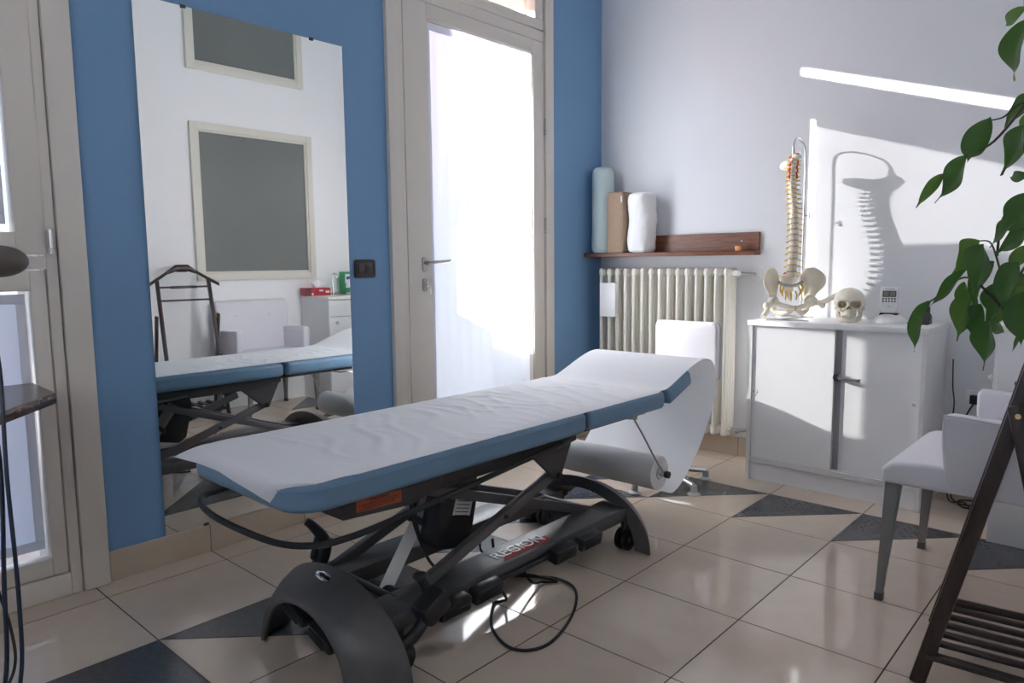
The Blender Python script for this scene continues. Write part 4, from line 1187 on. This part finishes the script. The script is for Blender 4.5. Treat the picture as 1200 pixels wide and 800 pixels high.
# ---- skull
KX, KY = 1.540, -0.215
r = thing('skull_model', 'bone coloured plastic human skull model on the white cabinet', 'skull', (KX, KY, CH))
KR = Matrix.Translation((KX, KY, CH)) @ Matrix.Rotation(math.radians(16), 4, 'Z') @ Matrix.Scale(1.0, 4)
def kk(bm_):
    bmesh.ops.transform(bm_, matrix=KR, verts=bm_.verts)
    return bm_
def cranium(p):
    q = p.copy()
    # taper towards the face and flatten the base
    if q.z < -0.15:
        k = (-0.15 - q.z) / 0.85
        q.x *= 1 - 0.34 * k
        q.z = -0.15 - (0.85 * k) * 0.72
        if q.y > 0: q.y *= 1 - 0.35 * k
    if q.y < 0:
        q.x *= 1 - 0.10 * (-q.y)
    def dent(cx, cz, rx, rz, dep):
        nonlocal q
        if q.y < -0.25:
            d2 = ((q.x - cx) / rx) ** 2 + ((q.z - cz) / rz) ** 2
            if d2 < 1.6:
                q.y += dep * math.exp(-(d2 ** 3) * 1.2)
    for s in (-1, 1):
        dent(s * 0.40, -0.12, 0.27, 0.24, 0.80)
    dent(0.0, -0.46, 0.13, 0.22, 0.55)
    for s in (-1, 1):
        d2 = ((abs(q.x) - 0.42) / 0.3) ** 2 + ((q.z - 0.16) / 0.09) ** 2
        if q.y < -0.3 and d2 < 2: q.y -= 0.05 * math.exp(-d2)
        d3 = ((q.x - s * 0.60) / 0.18) ** 2 + ((q.z + 0.42) / 0.10) ** 2
        if q.y < 0.1 and d3 < 3: q.y -= 0.08 * math.exp(-d3); q.x += s * 0.06 * math.exp(-d3)
        d4 = ((q.x - s * 0.52) / 0.13) ** 2 + ((q.z + 0.62) / 0.12) ** 2
        if q.y < -0.1 and d4 < 2: q.y += 0.35 * math.exp(-d4 * 1.2)
    return q
b = BM(); blob(b, (0, 0, 0.090), (0.067, 0.082, 0.068), 96, 72, cranium); kk(b); cr = obj('cranium', b, BONE, r, angle=3)
# upper jaw
TOOTH = mat('tooth_plastic', (0.76, 0.70, 0.58), 0.4)
def ujaw(p):
    q = p.copy(); q.x *= 1 - 0.25 * max(0, -q.y); return q
b = BM(); blob(b, (0, -0.047, 0.040), (0.033, 0.031, 0.024), 24, 14, ujaw); obj('upper_jaw', kk(b), BONE, r, angle=3)
for row, z, n_ in (('upper', 0.0265, 10), ('lower', 0.0175, 10)):
    for k in range(n_):
        a = math.radians(-90 + (k - (n_ - 1) / 2) * 15)
        x, y = 0.0285 * math.cos(a), -0.050 + 0.030 * math.sin(a)
        b = BM(); box(b, (x - 0.0024, y - 0.0025, z - 0.0042), (x + 0.0024, y + 0.0025, z + 0.0042), 0.0015, 1, Matrix.Rotation(a + PI / 2, 4, 'Z')); obj('tooth', kk(b), TOOTH, r)
b = BM(); tube(b, smooth_path([(-0.047, 0.004, 0.056), (-0.046, -0.004, 0.034), (-0.040, -0.026, 0.017), (-0.024, -0.058, 0.012), (0, -0.070, 0.0125), (0.024, -0.058, 0.012), (0.040, -0.026, 0.017), (0.046, -0.004, 0.034), (0.047, 0.004, 0.056)], 6), 0.008, 12, rfun=lambda q_: 0.0085 + 0.0038 * math.sin(q_ * PI)); kk(b); obj('mandible', b, BONE, r, angle=3)
for s in (-1, 1):
    b = BM(); tube(b, smooth_path([(s * 0.034, -0.060, 0.056), (s * 0.048, -0.046, 0.055), (s * 0.058, -0.018, 0.060), (s * 0.057, 0.008, 0.064)], 5), 0.006, 8); obj('cheekbone', kk(b), BONE, r)

# ---- handheld stimulator in its charging dock
DX, DYY = 1.708, -0.205
r = thing('stimulator_device', 'white handheld stimulator with keypad standing in its dock', 'device', (DX, DYY, CH))
b = BM(); blob(b, (DX, DYY, CH + 0.001), (0.070, 0.058, 0.044), 32, 16, lambda p: Vector((p.x, p.y, max(0, p.z) ** 0.9 if p.z > 0 else 0))); obj('dock', b, GREYB if False else PLASW, r)
RT = Matrix.Translation((DX - 0.004, DYY - 0.004, CH + 0.044)) @ Matrix.Rotation(math.radians(8), 4, 'Z') @ Matrix.Rotation(math.radians(-14), 4, 'X') @ Matrix.Scale(0.9, 4)
def hs_(bm_):
    bmesh.ops.transform(bm_, matrix=RT, verts=bm_.verts)
    return bm_
b = BM(); prism(b, [(-0.030, 0.0), (0.030, 0.0), (0.040, 0.03), (0.043, 0.075), (0.043, 0.128), (0.038, 0.135), (-0.038, 0.135), (-0.043, 0.128), (-0.043, 0.075), (-0.040, 0.03)], -0.014, 0.016, 'Y', 0.006, 2); hd = obj('handset', hs_(b), PLASW, r)
b = BM(); prism(b, [(-0.026, 0.030), (-0.012, 0.020), (0.012, 0.020), (0.026, 0.030), (0.034, 0.052), (0.036, 0.128), (-0.036, 0.128), (-0.034, 0.052)], -0.0152, -0.0138, 'Y'); fp = obj('face_plate', hs_(b), LAMIN, hd, smooth=False)
b = BM(); box(b, (-0.030, -0.0165, 0.080), (0.030, -0.0150, 0.112), 0.0005, 1); obj('display', hs_(b), LCD, hd)
for cx_ in (-0.014, 0.014):
    b = BM(); box(b, (cx_ - 0.011, -0.0170, 0.085), (cx_ + 0.011, -0.0164, 0.108)); obj('display_window', hs_(b), mat('lcd_cell', (0.20, 0.24, 0.20), 0.25), hd, smooth=False)
for j in range(2):
    for i in range(5):
        x = -0.026 + i * 0.013
        b = BM(); box(b, (x - 0.0035, -0.0172, 0.054 + j * 0.013), (x + 0.0035, -0.0150, 0.062 + j * 0.013), 0.0012, 1); obj('key', hs_(b), INK, hd)
b = BM(); blob(b, (0, -0.0155, 0.034), (0.006, 0.0012, 0.003), 12, 6); obj('power_key', hs_(b), GREYB, hd)
b = BM(); box(b, (-0.020, -0.0160, 0.1165), (0.022, -0.0151, 0.1225)); obj('maker_mark', hs_(b), GREYB, hd, smooth=False)
b = BM(); box(b, (DX - 0.038, DYY - 0.02, CH + 0.034), (DX + 0.034, DYY + 0.02, CH + 0.046), 0.003); obj('socket_collar', b, BLACKP, r)
b = BM(); tube(b, smooth_path([(DX + 0.06, DYY + 0.01, CH + 0.006), (DX + 0.082, DYY + 0.03, CH + 0.004), (DX + 0.085, DYY + 0.10, CH + 0.004), (DX + 0.085, DYY + 0.17, CH + 0.004)], 6), 0.0025, 6); obj('power_lead', b, BLACKR, r)
# small dark clip stand at the end of the cabinet
r = thing('pen_stand', 'small black wedge stand at the right end of the white cabinet', 'stand', (1.845, -0.17, CH))
b = BM(); prism(b, [(-0.215, CH), (-0.145, CH), (-0.150, CH + 0.035), (-0.175, CH + 0.050)], 1.825, 1.865, 'X', 0.003, 1); obj('body', b, BLACKP, r)
b = BM(); box(b, (1.836, -0.152, CH + 0.02), (1.856, -0.146, CH + 0.075), 0.002); obj('upright', b, BLACKP, r)

# ================================================================== armchair
r = thing('armchair', 'white leatherette armchair with tapered grey legs beside the sink cabinet', 'armchair', (2.25, -1.03, 0))
AY0, AY1 = -1.315, -0.745
AXF, AXB = 1.985, 2.50
b = BM(); prism(b, [(AXF + 0.004, 0.372), (AXB - 0.06, 0.372), (AXB - 0.06, 0.445), (AXF + 0.12, 0.452), (AXF + 0.03, 0.442), (AXF, 0.420)], AY0 + 0.004, AY1 - 0.004, 'Y', 0.014, 3); obj('seat', b, LEATH, r, angle=0.9)
for y0, y1 in ((AY0, AY0 + 0.050), (AY1 - 0.050, AY1)):
    b = BM(); prism(b, [(2.172, 0.374), (AXB - 0.03, 0.374), (AXB - 0.03, 0.598), (2.30, 0.604), (2.165, 0.612), (2.148, 0.602), (2.150, 0.52), (2.160, 0.44)], y0, y1, 'Y', 0.012, 3); a = obj('arm', b, LEATH, r, angle=0.9)
    yo = y0 if y0 == AY0 else y1
    b = BM(); tube(b, smooth_path([(2.176, yo, 0.376), (2.162, yo + 0.0005, 0.44), (2.153, yo + 0.001, 0.52), (2.152, yo + 0.002, 0.595), (2.170, yo + 0.001, 0.608), (2.30, yo + 0.001, 0.600), (2.46, yo + 0.001, 0.595)], 4), 0.0028, 6); obj('piping', b, LEATH, a)
b = BM(); prism(b, [(AXB - 0.085, 0.374), (AXB, 0.374), (AXB + 0.035, 0.805), (AXB - 0.012, 0.815), (AXB - 0.050, 0.805)], AY0 + 0.002, AY1 - 0.002, 'Y', 0.015, 3); bk = obj('backrest', b, LEATH, r, angle=0.9)
for y in (-1.16, -0.90):
    b = BM(); blob(b, (AXB - 0.058, y, 0.70), (0.004, 0.010, 0.010), 12, 8); obj('button', b, LEATH, bk)
for x, y, fx, fy in ((2.020, AY0 + 0.03, 2.003, AY0 - 0.012), (2.020, AY1 - 0.04, 2.003, AY1 - 0.045), (AXB - 0.05, AY0 + 0.03, AXB - 0.01, AY0 + 0.01), (AXB - 0.05, AY1 - 0.04, AXB - 0.01, AY1 - 0.02)):
    t = BM()
    secs = []
    for q, w in ((0.0, 0.0105), (1.0, 0.021)):
        X_, Y_, Z_ = fx + (x - fx) * q, fy + (y - fy) * q, 0.02 + (0.376 - 0.02) * q
        secs.append([t.verts.new((X_ + a_ * w, Y_ + b_ * w, Z_)) for a_, b_ in ((-1, -1), (1, -1), (1, 1), (-1, 1))])
    for k in range(4):
        t.faces.new((secs[0][k], secs[0][(k + 1) % 4], secs[1][(k + 1) % 4], secs[1][k]))
    t.faces.new(secs[0][::-1]); t.faces.new(secs[1])
    bmesh.ops.bevel(t, geom=list(t.edges), offset=0.003, segments=2, affect='EDGES')
    lg = obj('leg', t, GLEG, r)
    b = BM(); box(b, (fx - 0.0125, fy - 0.0125, 0.0), (fx + 0.0125, fy + 0.0125, 0.026), 0.002, 1); obj('foot_cap', b, FRAME, lg)

# ================================================================== sink cabinet by the right wall
SXF, SXB, SY0, SY1, SZ = 2.160, 2.545, -0.560, -0.016, 0.795
r = thing('sink_cabinet', 'white sink cabinet with drawer and door behind the armchair', 'cabinet', ((SXF + SXB) / 2, (SY0 + SY1) / 2, 0))
b = BM(); box(b, (SXF + 0.01, SY0, 0.0), (SXB, SY0 + 0.018, SZ), 0.001, 1); obj('side_panel', b, LAMIN, r)
b = BM(); box(b, (SXF + 0.01, SY1 - 0.018, 0.0), (SXB, SY1, SZ), 0.001, 1); obj('side_panel', b, LAMIN, r)
b = BM(); box(b, (SXF + 0.02, SY0 + 0.018, 0.0), (SXB, SY1 - 0.018, SZ - 0.02)); obj('body', b, LAMED, r, smooth=False)
b = BM(); box(b, (SXF - 0.008, SY0 - 0.006, SZ), (SXB, SY1 + 0.002, SZ + 0.028), 0.006, 2); tp = obj('worktop', b, ENAMEL, r)
b = BM(); lathe(b, [(0.10, 0.0285), (0.112, 0.0285), (0.112, 0.031), (0.104, 0.0315), (0.098, 0.029), (0.100, 0.0285)][:-1], (2.37, -0.22, SZ), seg=28); obj('basin_rim', b, STEEL, tp)
b = BM(); box(b, (SXF, SY0 + 0.002, 0.668), (SXF + 0.018, SY1 - 0.002, SZ - 0.004), 0.001, 1); obj('drawer', b, LAMIN, r)
b = BM(); box(b, (SXF, SY0 + 0.002, 0.075), (SXF + 0.018, SY1 - 0.002, 0.662), 0.001, 1); dr = obj('door', b, LAMIN, r)
b = BM(); lathe(b, [(0, 0), (0.006, 0), (0.005, -0.012), (0.012, -0.016), (0.012, -0.022), (0.0, -0.025)], (SXF, -0.500, 0.618), 'X', 16); obj('knob', b, CHROME, dr)
TZ = SZ + 0.028
b = BM()
r2 = thing('sink_tap', 'slim chrome swan neck tap on the white sink cabinet', 'tap', (2.43, -0.335, TZ))
tube(b, smooth_path([(2.43, -0.335, TZ), (2.43, -0.335, TZ + 0.12), (2.428, -0.335, TZ + 0.16), (2.41, -0.33, TZ + 0.172), (2.385, -0.325, TZ + 0.160), (2.378, -0.323, TZ + 0.138)], 8), 0.007, 10); obj('spout', b, CHROME, r2)
b = BM(); cyl(b, (2.43, -0.335, TZ), (2.43, -0.335, TZ + 0.015), 0.016, 16); cyl(b, (2.43, -0.335, TZ + 0.012), (2.43, -0.285, TZ + 0.020), 0.006, 10); blob(b, (2.43, -0.282, TZ + 0.022), (0.012, 0.012, 0.010), 10, 8); obj('base_lever', b, CHROME, r2)
# tissue box
r = thing('tissue_box', 'red tissue box with a white tissue sticking out on the sink cabinet', 'tissue box', (2.435, -0.495, TZ))
BXT = Matrix.Translation((2.435, -0.495, TZ)) @ Matrix.Rotation(math.radians(12), 4, 'Z')
def bx_(bm_):
    bmesh.ops.transform(bm_, matrix=BXT, verts=bm_.verts); return bm_
b = BM(); box(b, (-0.055, -0.105, 0), (0.055, 0.105, 0.062), 0.002, 1); bo = obj('carton', bx_(b), REDBOX, r)
b = BM(); box(b, (-0.0556, -0.105, 0.001), (-0.0546, -0.055, 0.061)); obj('dark_print', bx_(b), DREDBOX, bo, smooth=False)
b = BM(); prism(b, [(-0.02, 0.034), (0.045, 0.050), (0.045, 0.030), (-0.02, 0.018)], -0.0562, -0.0552, 'X'); obj('brand_flash', bx_(b), REDP, bo, smooth=False)
b = BM(); box(b, (-0.0565, 0.010, 0.034), (-0.0555, 0.042, 0.046)); box(b, (-0.0565, 0.062, 0.022), (-0.0555, 0.095, 0.038)); cyl(b, (-0.0565, -0.045, 0.014), (-0.0550, -0.045, 0.014), 0.009, 12); obj('white_print', bx_(b), PLASW, bo, smooth=False)
def tis(u, v):
    a = (u - 0.5) * 2
    return (0.018 * math.sin(u * 9 + v * 3), a * (0.03 + 0.055 * v) + 0.02 * v, 0.060 + 0.058 * v * (1 - 0.45 * a * a) + 0.008 * math.sin(u * 14))
b = BM(); grid(b, tis, 20, 10); obj('tissue', bx_(b), PAPER, r, angle=3)
# green carton and soap bottle
r = thing('green_carton', 'green and white carton standing on the sink cabinet', 'carton', (2.46, -0.20, TZ))
b = BM(); box(b, (2.44, -0.225, TZ), (2.50, -0.09, TZ + 0.185), 0.002, 1); cb_ = obj('carton', b, GREENB, r)
b = BM(); box(b, (2.4385, -0.205, TZ + 0.085), (2.4395, -0.11, TZ + 0.165)); obj('white_panel', b, PLASW, cb_, smooth=False)
b = BM(); box(b, (2.4375, -0.195, TZ + 0.120), (2.4384, -0.120, TZ + 0.145)); obj('blue_print', b, BLUEP, cb_, smooth=False)
r = thing('soap_bottle', 'small white pump soap bottle in front of the green carton', 'bottle', (2.36, -0.225, TZ))
b = BM(); lathe(b, [(0, 0), (0.026, 0), (0.028, 0.004), (0.028, 0.070), (0.020, 0.086), (0.010, 0.092), (0.010, 0.104), (0, 0.104)], (2.36, -0.225, TZ), seg=20); obj('bottle', b, PLASW, r)
b = BM(); cyl(b, (2.36, -0.225, TZ + 0.10), (2.36, -0.225, TZ + 0.122), 0.004, 8); box(b, (2.325, -0.230, TZ + 0.120), (2.366, -0.220, TZ + 0.128), 0.002, 1); obj('pump', b, PLASW, r)
b = BM(); lathe(b, [(0.0285, 0.02), (0.0287, 0.02), (0.0287, 0.055), (0.0285, 0.055)], (2.36, -0.225, TZ), seg=20); obj('label_band', b, GREENB, r)
r = thing('black_cup', 'small dark round pot near the front of the sink cabinet', 'pot', (2.21, -0.27, TZ))
b = BM(); lathe(b, [(0, 0), (0.026, 0), (0.027, 0.002), (0.027, 0.040), (0.024, 0.042), (0.0235, 0.010), (0, 0.010)], (2.21, -0.27, TZ), seg=24); obj('pot', b, BLACKP, r)
b = BM(); tube(b, [(2.21 + 0.0262 * math.cos(a), -0.27 + 0.0262 * math.sin(a), TZ + 0.041) for a in [k * 2 * PI / 24 for k in range(24)]], 0.0018, 6, closed=True); obj('steel_rim', b, STEEL, r)

# wall socket and loose leads behind the armchair
r = thing('wall_socket', 'grey wall socket low on the white wall behind the armchair', 'socket', (2.025, 0, 0.44))
b = BM(); box(b, (1.985, -0.010, 0.405), (2.065, 0.0, 0.485), 0.003); obj('plate', b, PLASW, r)
b = BM(); box(b, (2.002, -0.030, 0.425), (2.045, -0.008, 0.465), 0.004); obj('plug', b, BLACKP, r)
b = BM(); tube(b, smooth_path([(2.02, -0.028, 0.43), (1.99, -0.035, 0.36), (1.95, -0.03, 0.20), (1.955, -0.05, 0.04), (1.97, -0.10, 0.006), (2.02, -0.16, 0.005), (2.09, -0.13, 0.005), (2.07, -0.08, 0.006), (2.0, -0.11, 0.006), (2.03, -0.20, 0.005), (2.12, -0.18, 0.005)], 8), 0.0035, 6); obj('lead', b, BLACKR, r)
b = BM(); tube(b, smooth_path([(1.93, -0.02, 0.62), (1.935, -0.025, 0.50), (1.945, -0.03, 0.42), (1.94, -0.03, 0.30), (1.95, -0.06, 0.10), (1.96, -0.12, 0.005), (2.05, -0.20, 0.005), (2.02, -0.14, 0.010), (1.98, -0.16, 0.006)], 8), 0.003, 6); tag(obj('loose_lead', b, BLACKR), 'thin black lead hanging down behind the white cabinet', 'cable')

# ================================================================== valet stand
r = thing('valet_stand', 'dark wooden clothes valet stand with hanger and slatted shoe rack', 'valet stand', (2.36, -1.735, 0))
r.rotation_euler = (0, 0, math.radians(5.4))
VY0, VY1 = -1.735, -1.372
def bar(p0, p1, wx, wy, bev=0.004):
    p0, p1 = Vector(p0), Vector(p1)
    d = (p1 - p0); L = d.length
    t = BM(); box(t, (-wx / 2, -wy / 2, 0), (wx / 2, wy / 2, L), bev, 2)
    xa = Vector((1, 0, 0)); z = d.normalized(); xa = (xa - z * xa.dot(z))
    if xa.length < 0.1: xa = Vector((0, 1, 0)) - z * z.y
    xa.normalize(); ya = z.cross(xa)
    m = Matrix((xa, ya, z)).transposed().to_4x4(); m.translation = p0
    bmesh.ops.transform(t, matrix=m, verts=t.verts)
    return t
for y in (VY0, VY1):
    s = -1 if y == VY0 else 1
    ps = obj('post', bar((2.205, y, 0.0), (2.440, y - s * 0.012, 0.985), 0.036, 0.020, 0.005), WENGE, r)
    rl_ = obj('rear_leg', bar((2.535, y + s * 0.022, 0.0), (2.372, y + s * 0.022, 0.735), 0.034, 0.018, 0.005), WENGE, r)
    b = BM(); cyl(b, (2.378, y - 0.012 * (1 if s < 0 else -1) - 0.004, 0.712), (2.378, y + s * 0.036, 0.712), 0.006, 12); obj('brass_bolt', b, BRASS, rl_)
    obj('lower_rail', bar((2.225, y, 0.080), (2.520, y + s * 0.010, 0.080), 0.026, 0.016), WENGE, r)
for z, x in ((0.925, 2.427), (0.835, 2.404)):
    b = BM(); cyl(b, (x, VY0, z), (x, VY1, z), 0.0065, 12); obj('rung', b, WENGE, r)
b = BM(); box(b, (2.412, -1.64, 0.915), (2.444, -1.47, 0.933), 0.004); obj('trouser_clip', b, WENGE, r)
# shaped hanger
hy = (VY0 + VY1) / 2
def hanger(u, v):
    s = (u - 0.5) * 2
    y = hy + s * 0.235
    a = abs(s)
    top = 1.078 if a < 0.18 else 1.078 - 0.128 * ((a - 0.18) / 0.82) ** 0.9
    thk = 0.052 if a < 0.12 else 0.052 - 0.028 * min(1, (a - 0.12) / 0.3)
    w = 0.030 - 0.006 * a
    an = 2 * PI * v
    return (2.448 + w * math.cos(an) * 0.5 - 0.03 * a * a, y, top - thk / 2 + thk / 2 * math.sin(an))
b = BM(); grid(b, hanger, 48, 14)
V = b.verts; bmesh.ops.remove_doubles(b, verts=b.verts, dist=1e-5); bmesh.ops.holes_fill(b, edges=[e for e in b.edges if e.is_boundary], sides=30)
obj('hanger', b, WENGE, r, angle=0.9)
for k in range(6):
    y = VY0 + 0.038 + k * (VY1 - VY0 - 0.076) / 5
    b = BM(); box(b, (2.215, y - 0.011, 0.094), (2.515, y + 0.011, 0.106), 0.003); obj('slat', b, WENGE, r)
for x in (2.235, 2.505):
    b = BM(); box(b, (x - 0.010, VY0, 0.073), (x + 0.010, VY1, 0.094), 0.003); obj('slat_bearer', b, WENGE, r)

# ================================================================== desk corner, lamp and cords at the left
r = thing('desk', 'dark brown desk top corner in front of the left window', 'desk', (0.2, -3.4, 0))
b = BM(); prism(b, [(0.335, -3.095), (0.935, -3.60), (0.55, -4.20), (0.08, -4.20), (0.08, -3.085)], 0.690, 0.720, 'Z', 0.002, 1); obj('desk_top', b, DESKW, r)
for x, y in ((0.14, -4.1), (0.52, -4.1), (0.14, -3.75)):
    b = BM(); box(b, (x - 0.025, y - 0.025, 0.0), (x + 0.025, y + 0.025, 0.690), 0.003); obj('leg', b, STEEL, r)
r = thing('desk_lamp', 'dark taupe rounded lamp head above the brown desk', 'lamp', (0.42, -3.62, 0.72))
b = BM(); blob(b, (0.40, -3.225, 1.084), (0.072, 0.072, 0.041), 32, 18, lambda p: Vector((math.copysign(abs(p.x) ** 0.9, p.x), math.copysign(abs(p.y) ** 0.9, p.y), p.z))); obj('lamp_head', b, TAUPE, r)
b = BM(); tube(b, smooth_path([(0.38, -3.27, 1.10), (0.36, -3.42, 1.15), (0.37, -3.56, 1.05), (0.40, -3.62, 0.74)], 8), 0.009, 10); obj('arm', b, TAUPE, r)
b = BM(); lathe(b, [(0, 0), (0.075, 0), (0.075, 0.012), (0.03, 0.02), (0, 0.022)], (0.40, -3.62, 0.72), seg=24); obj('base', b, TAUPE, r)
cl_ = thing('cable_stand', 'dark blue cords hanging from a grey stand beside the brown desk', 'cords', (0.755, -3.43, 0))
b = BM(); prism(b, [(0.735, -3.45), (0.80, -3.45), (0.80, -3.335), (0.735, -3.335)], 0.97, 1.02, 'Z', 0.006, 2); obj('cord_clamp', b, GREYB, cl_)
b = BM(); cyl(b, (0.755, -3.43, 0.0), (0.755, -3.43, 0.97), 0.010, 12); obj('pole', b, GREYB, cl_)
b = BM(); lathe(b, [(0, 0), (0.07, 0), (0.07, 0.01), (0.02, 0.02), (0, 0.02)], (0.755, -3.43, 0), seg=24); obj('foot', b, GREYB, cl_)
for pts, rr, mm in (([(0.775, -3.345, 0.98), (0.806, -3.322, 0.880), (0.835, -3.331, 0.63), (0.868, -3.336, 0.381), (0.885, -3.350, 0.204), (0.87, -3.40, 0.05), (0.80, -3.50, 0.006), (0.66, -3.65, 0.006)], 0.0042, CORD),
        ([(0.775, -3.365, 0.98), (0.800, -3.350, 0.80), (0.822, -3.338, 0.666), (0.845, -3.354, 0.417), (0.861, -3.371, 0.204), (0.84, -3.42, 0.05), (0.76, -3.52, 0.006), (0.60, -3.62, 0.006)], 0.0045, CORD),
        ([(0.80, -3.385, 0.50), (0.835, -3.365, 0.40), (0.858, -3.352, 0.31), (0.872, -3.355, 0.235), (0.862, -3.39, 0.16), (0.83, -3.43, 0.08), (0.78, -3.47, 0.006), (0.70, -3.55, 0.006)], 0.0030, BLACKR)):
    b = BM(); tube(b, smooth_path(pts, 8), rr, 8); obj('cord', b, mm, cl_)

# ================================================================== ficus at the right
r = thing('ficus_plant', 'leafy green ficus reaching in beside the valet stand', 'plant', (2.42, -2.76, 0))
b = BM(); lathe(b, [(0, 0), (0.085, 0), (0.09, 0.005), (0.115, 0.215), (0.12, 0.22), (0.12, 0.24), (0.108, 0.24), (0.105, 0.20), (0, 0.20)], (2.42, -2.76, 0), seg=28); pt_ = obj('pot', b, POTM, r)
b = BM(); lathe(b, [(0, 0.205), (0.105, 0.200), (0.105, 0.206), (0, 0.212)], (2.42, -2.76, 0), seg=24); obj('soil', b, SOIL, pt_)
b = BM(); tube(b, smooth_path([(2.42, -2.76, 0.2), (2.47, -2.66, 0.36), (2.535, -2.42, 0.56), (2.537, -2.15, 0.75), (2.535, -1.97, 0.88), (2.51, -1.955, 0.95), (2.476, -1.969, 1.069), (2.448, -1.959, 1.311), (2.408, -1.973, 1.456), (2.379, -1.99, 1.521), (2.375, -2.02, 1.60)], 8), 0.008, 8, rfun=lambda t: 0.013 - 0.0105 * t); obj('stem', b, TWIG, r)
twigs = [[(2.454, -2.023, 1.302), (2.396, -2.068, 1.348), (2.367, -2.099, 1.323), (2.348, -2.116, 1.317)],
[(2.398, -2.081, 1.345), (2.359, -2.126, 1.278), (2.324, -2.162, 1.25), (2.297, -2.19, 1.221)],
[(2.526, -1.992, 0.88), (2.418, -2.084, 0.925), (2.389, -2.099, 1.0), (2.371, -2.106, 1.067), (2.36, -2.112, 1.096), (2.345, -2.124, 1.099)],
[(2.423, -2.133, 0.93), (2.373, -2.168, 1.002), (2.337, -2.196, 1.033), (2.299, -2.235, 0.995), (2.288, -2.247, 0.986)],
[(2.388, -2.087, 0.999), (2.419, -2.048, 1.07), (2.451, -2.012, 1.117)],
[(2.371, -2.105, 1.071), (2.377, -2.088, 1.149), (2.418, -2.045, 1.183)]]
for tw in twigs:
    b = BM(); tube(b, smooth_path(tw, 6), 0.0022, 6, rfun=lambda t: 0.0026 - 0.0014 * t); obj('twig', b, TWIG, r)
LEAVES = [((2.385,-2.066,1.519),(2.363,-2.120,1.476),0.0217),
((2.386,-2.041,1.504),(2.380,-2.091,1.386),0.0471),
((2.350,-2.128,1.321),(2.331,-2.198,1.235),0.0402),
((2.328,-2.185,1.248),(2.299,-2.265,1.163),0.0381),
((2.302,-2.227,1.217),(2.269,-2.266,1.156),0.0197),
((2.397,-2.087,1.305),(2.380,-2.171,1.211),0.0402),
((2.408,-2.077,1.216),(2.388,-2.137,1.210),0.0187),
((2.419,-2.044,1.183),(2.373,-2.138,1.107),0.0507),
((2.346,-2.123,1.099),(2.317,-2.186,1.037),0.0507),
((2.363,-2.191,1.092),(2.361,-2.246,1.003),0.0544),
((2.343,-2.215,1.047),(2.298,-2.293,0.977),0.0272),
((2.295,-2.281,0.991),(2.289,-2.313,0.905),0.0300),
((2.348,-2.162,1.014),(2.335,-2.214,0.919),0.0421),
((2.379,-2.195,0.959),(2.379,-2.222,0.871),0.0469),
((2.408,-2.050,1.121),(2.372,-2.131,1.074),0.0319),
((2.416,-2.029,1.035),(2.357,-2.129,0.989),0.0324),
((2.409,-1.999,1.090),(2.379,-2.061,1.042),0.0263),
((2.378,-2.065,1.022),(2.368,-2.113,0.947),0.0453),
((2.430,-2.169,1.011),(2.427,-2.199,0.914),0.0536),
((2.382,-2.039,0.986),(2.351,-2.089,0.932),0.0329),
((2.327,-2.138,1.024),(2.331,-2.158,0.958),0.0287),
((2.432,-2.108,0.950),(2.409,-2.150,0.899),0.0155),
((2.378,-2.025,0.922),(2.357,-2.081,0.954),0.0233),
((2.408,-2.013,1.371),(2.370,-2.098,1.303),0.0351),
((2.402,-1.995,1.344),(2.387,-2.033,1.275),0.0324),
((2.306,-2.297,0.995),(2.293,-2.314,0.966),0.0118)]
for i in range(16):       # foliage outside the frame, up the stem
    hgt = 1.0 + 0.04 * i
    a = i * 2.4
    base = Vector((2.475 + 0.02 * math.cos(a), -1.96 + 0.03 * math.sin(a), hgt))
    LEAVES.append((tuple(base), (base.x + 0.035 * abs(math.cos(a)), base.y + 0.05 + 0.03 * math.sin(a), hgt - 0.06), 0.036))
LEAVES += [((2.372,-2.150,1.062),(2.352,-2.215,0.985),0.046),((2.405,-2.130,1.060),(2.392,-2.190,0.975),0.050),((2.425,-2.110,1.015),(2.385,-2.170,0.955),0.034),
((2.400,-2.120,1.135),(2.372,-2.185,1.085),0.030),((2.430,-2.120,1.300),(2.412,-2.170,1.225),0.040),((2.360,-2.170,0.985),(2.352,-2.195,0.925),0.036)]
rl2 = random.Random(5)
for i, (p0, p1, w) in enumerate(LEAVES):
    p0, p1 = Vector(p0), Vector(p1)
    w *= 1.12
    d = p1 - p0; L = d.length; d.normalize()
    side = d.cross(Vector((-0.55, 0.80, 0.2)))        # blades hang facing the room
    side.normalize(); nrm = side.cross(d)
    tw_ = rl2.uniform(-0.35, 0.35)
    side = (side * math.cos(tw_) + nrm * math.sin(tw_)); nrm = side.cross(d)
    ph = rl2.uniform(0, 6); bend = rl2.uniform(-0.08, 0.12)
    def leaf(u, v):
        s = (u - 0.5) * 2
        prof_ = math.sin(PI * min(1, v * 1.14) ** 0.82) ** 0.85 if v < 0.86 else 0.10 * (1 - v) / 0.14 + 0.02
        if v < 0.86: prof_ = max(prof_, 0.115)
        if v < 0.02: prof_ = 0.03
        hw = w * 0.5 * prof_
        fold = 0.20 * abs(s) * hw * 2
        ripple = 0.07 * w * math.sin(v * 9 + ph + s * 1.2) * abs(s)
        return p0 + d * (v * L) + side * (s * hw) + nrm * (fold + ripple + bend * L * math.sin(v * PI))
    b = BM(); grid(b, leaf, 6, 18)
    lf = obj('leaf', b, LEAF if i % 4 else LEAFB, r, angle=3)
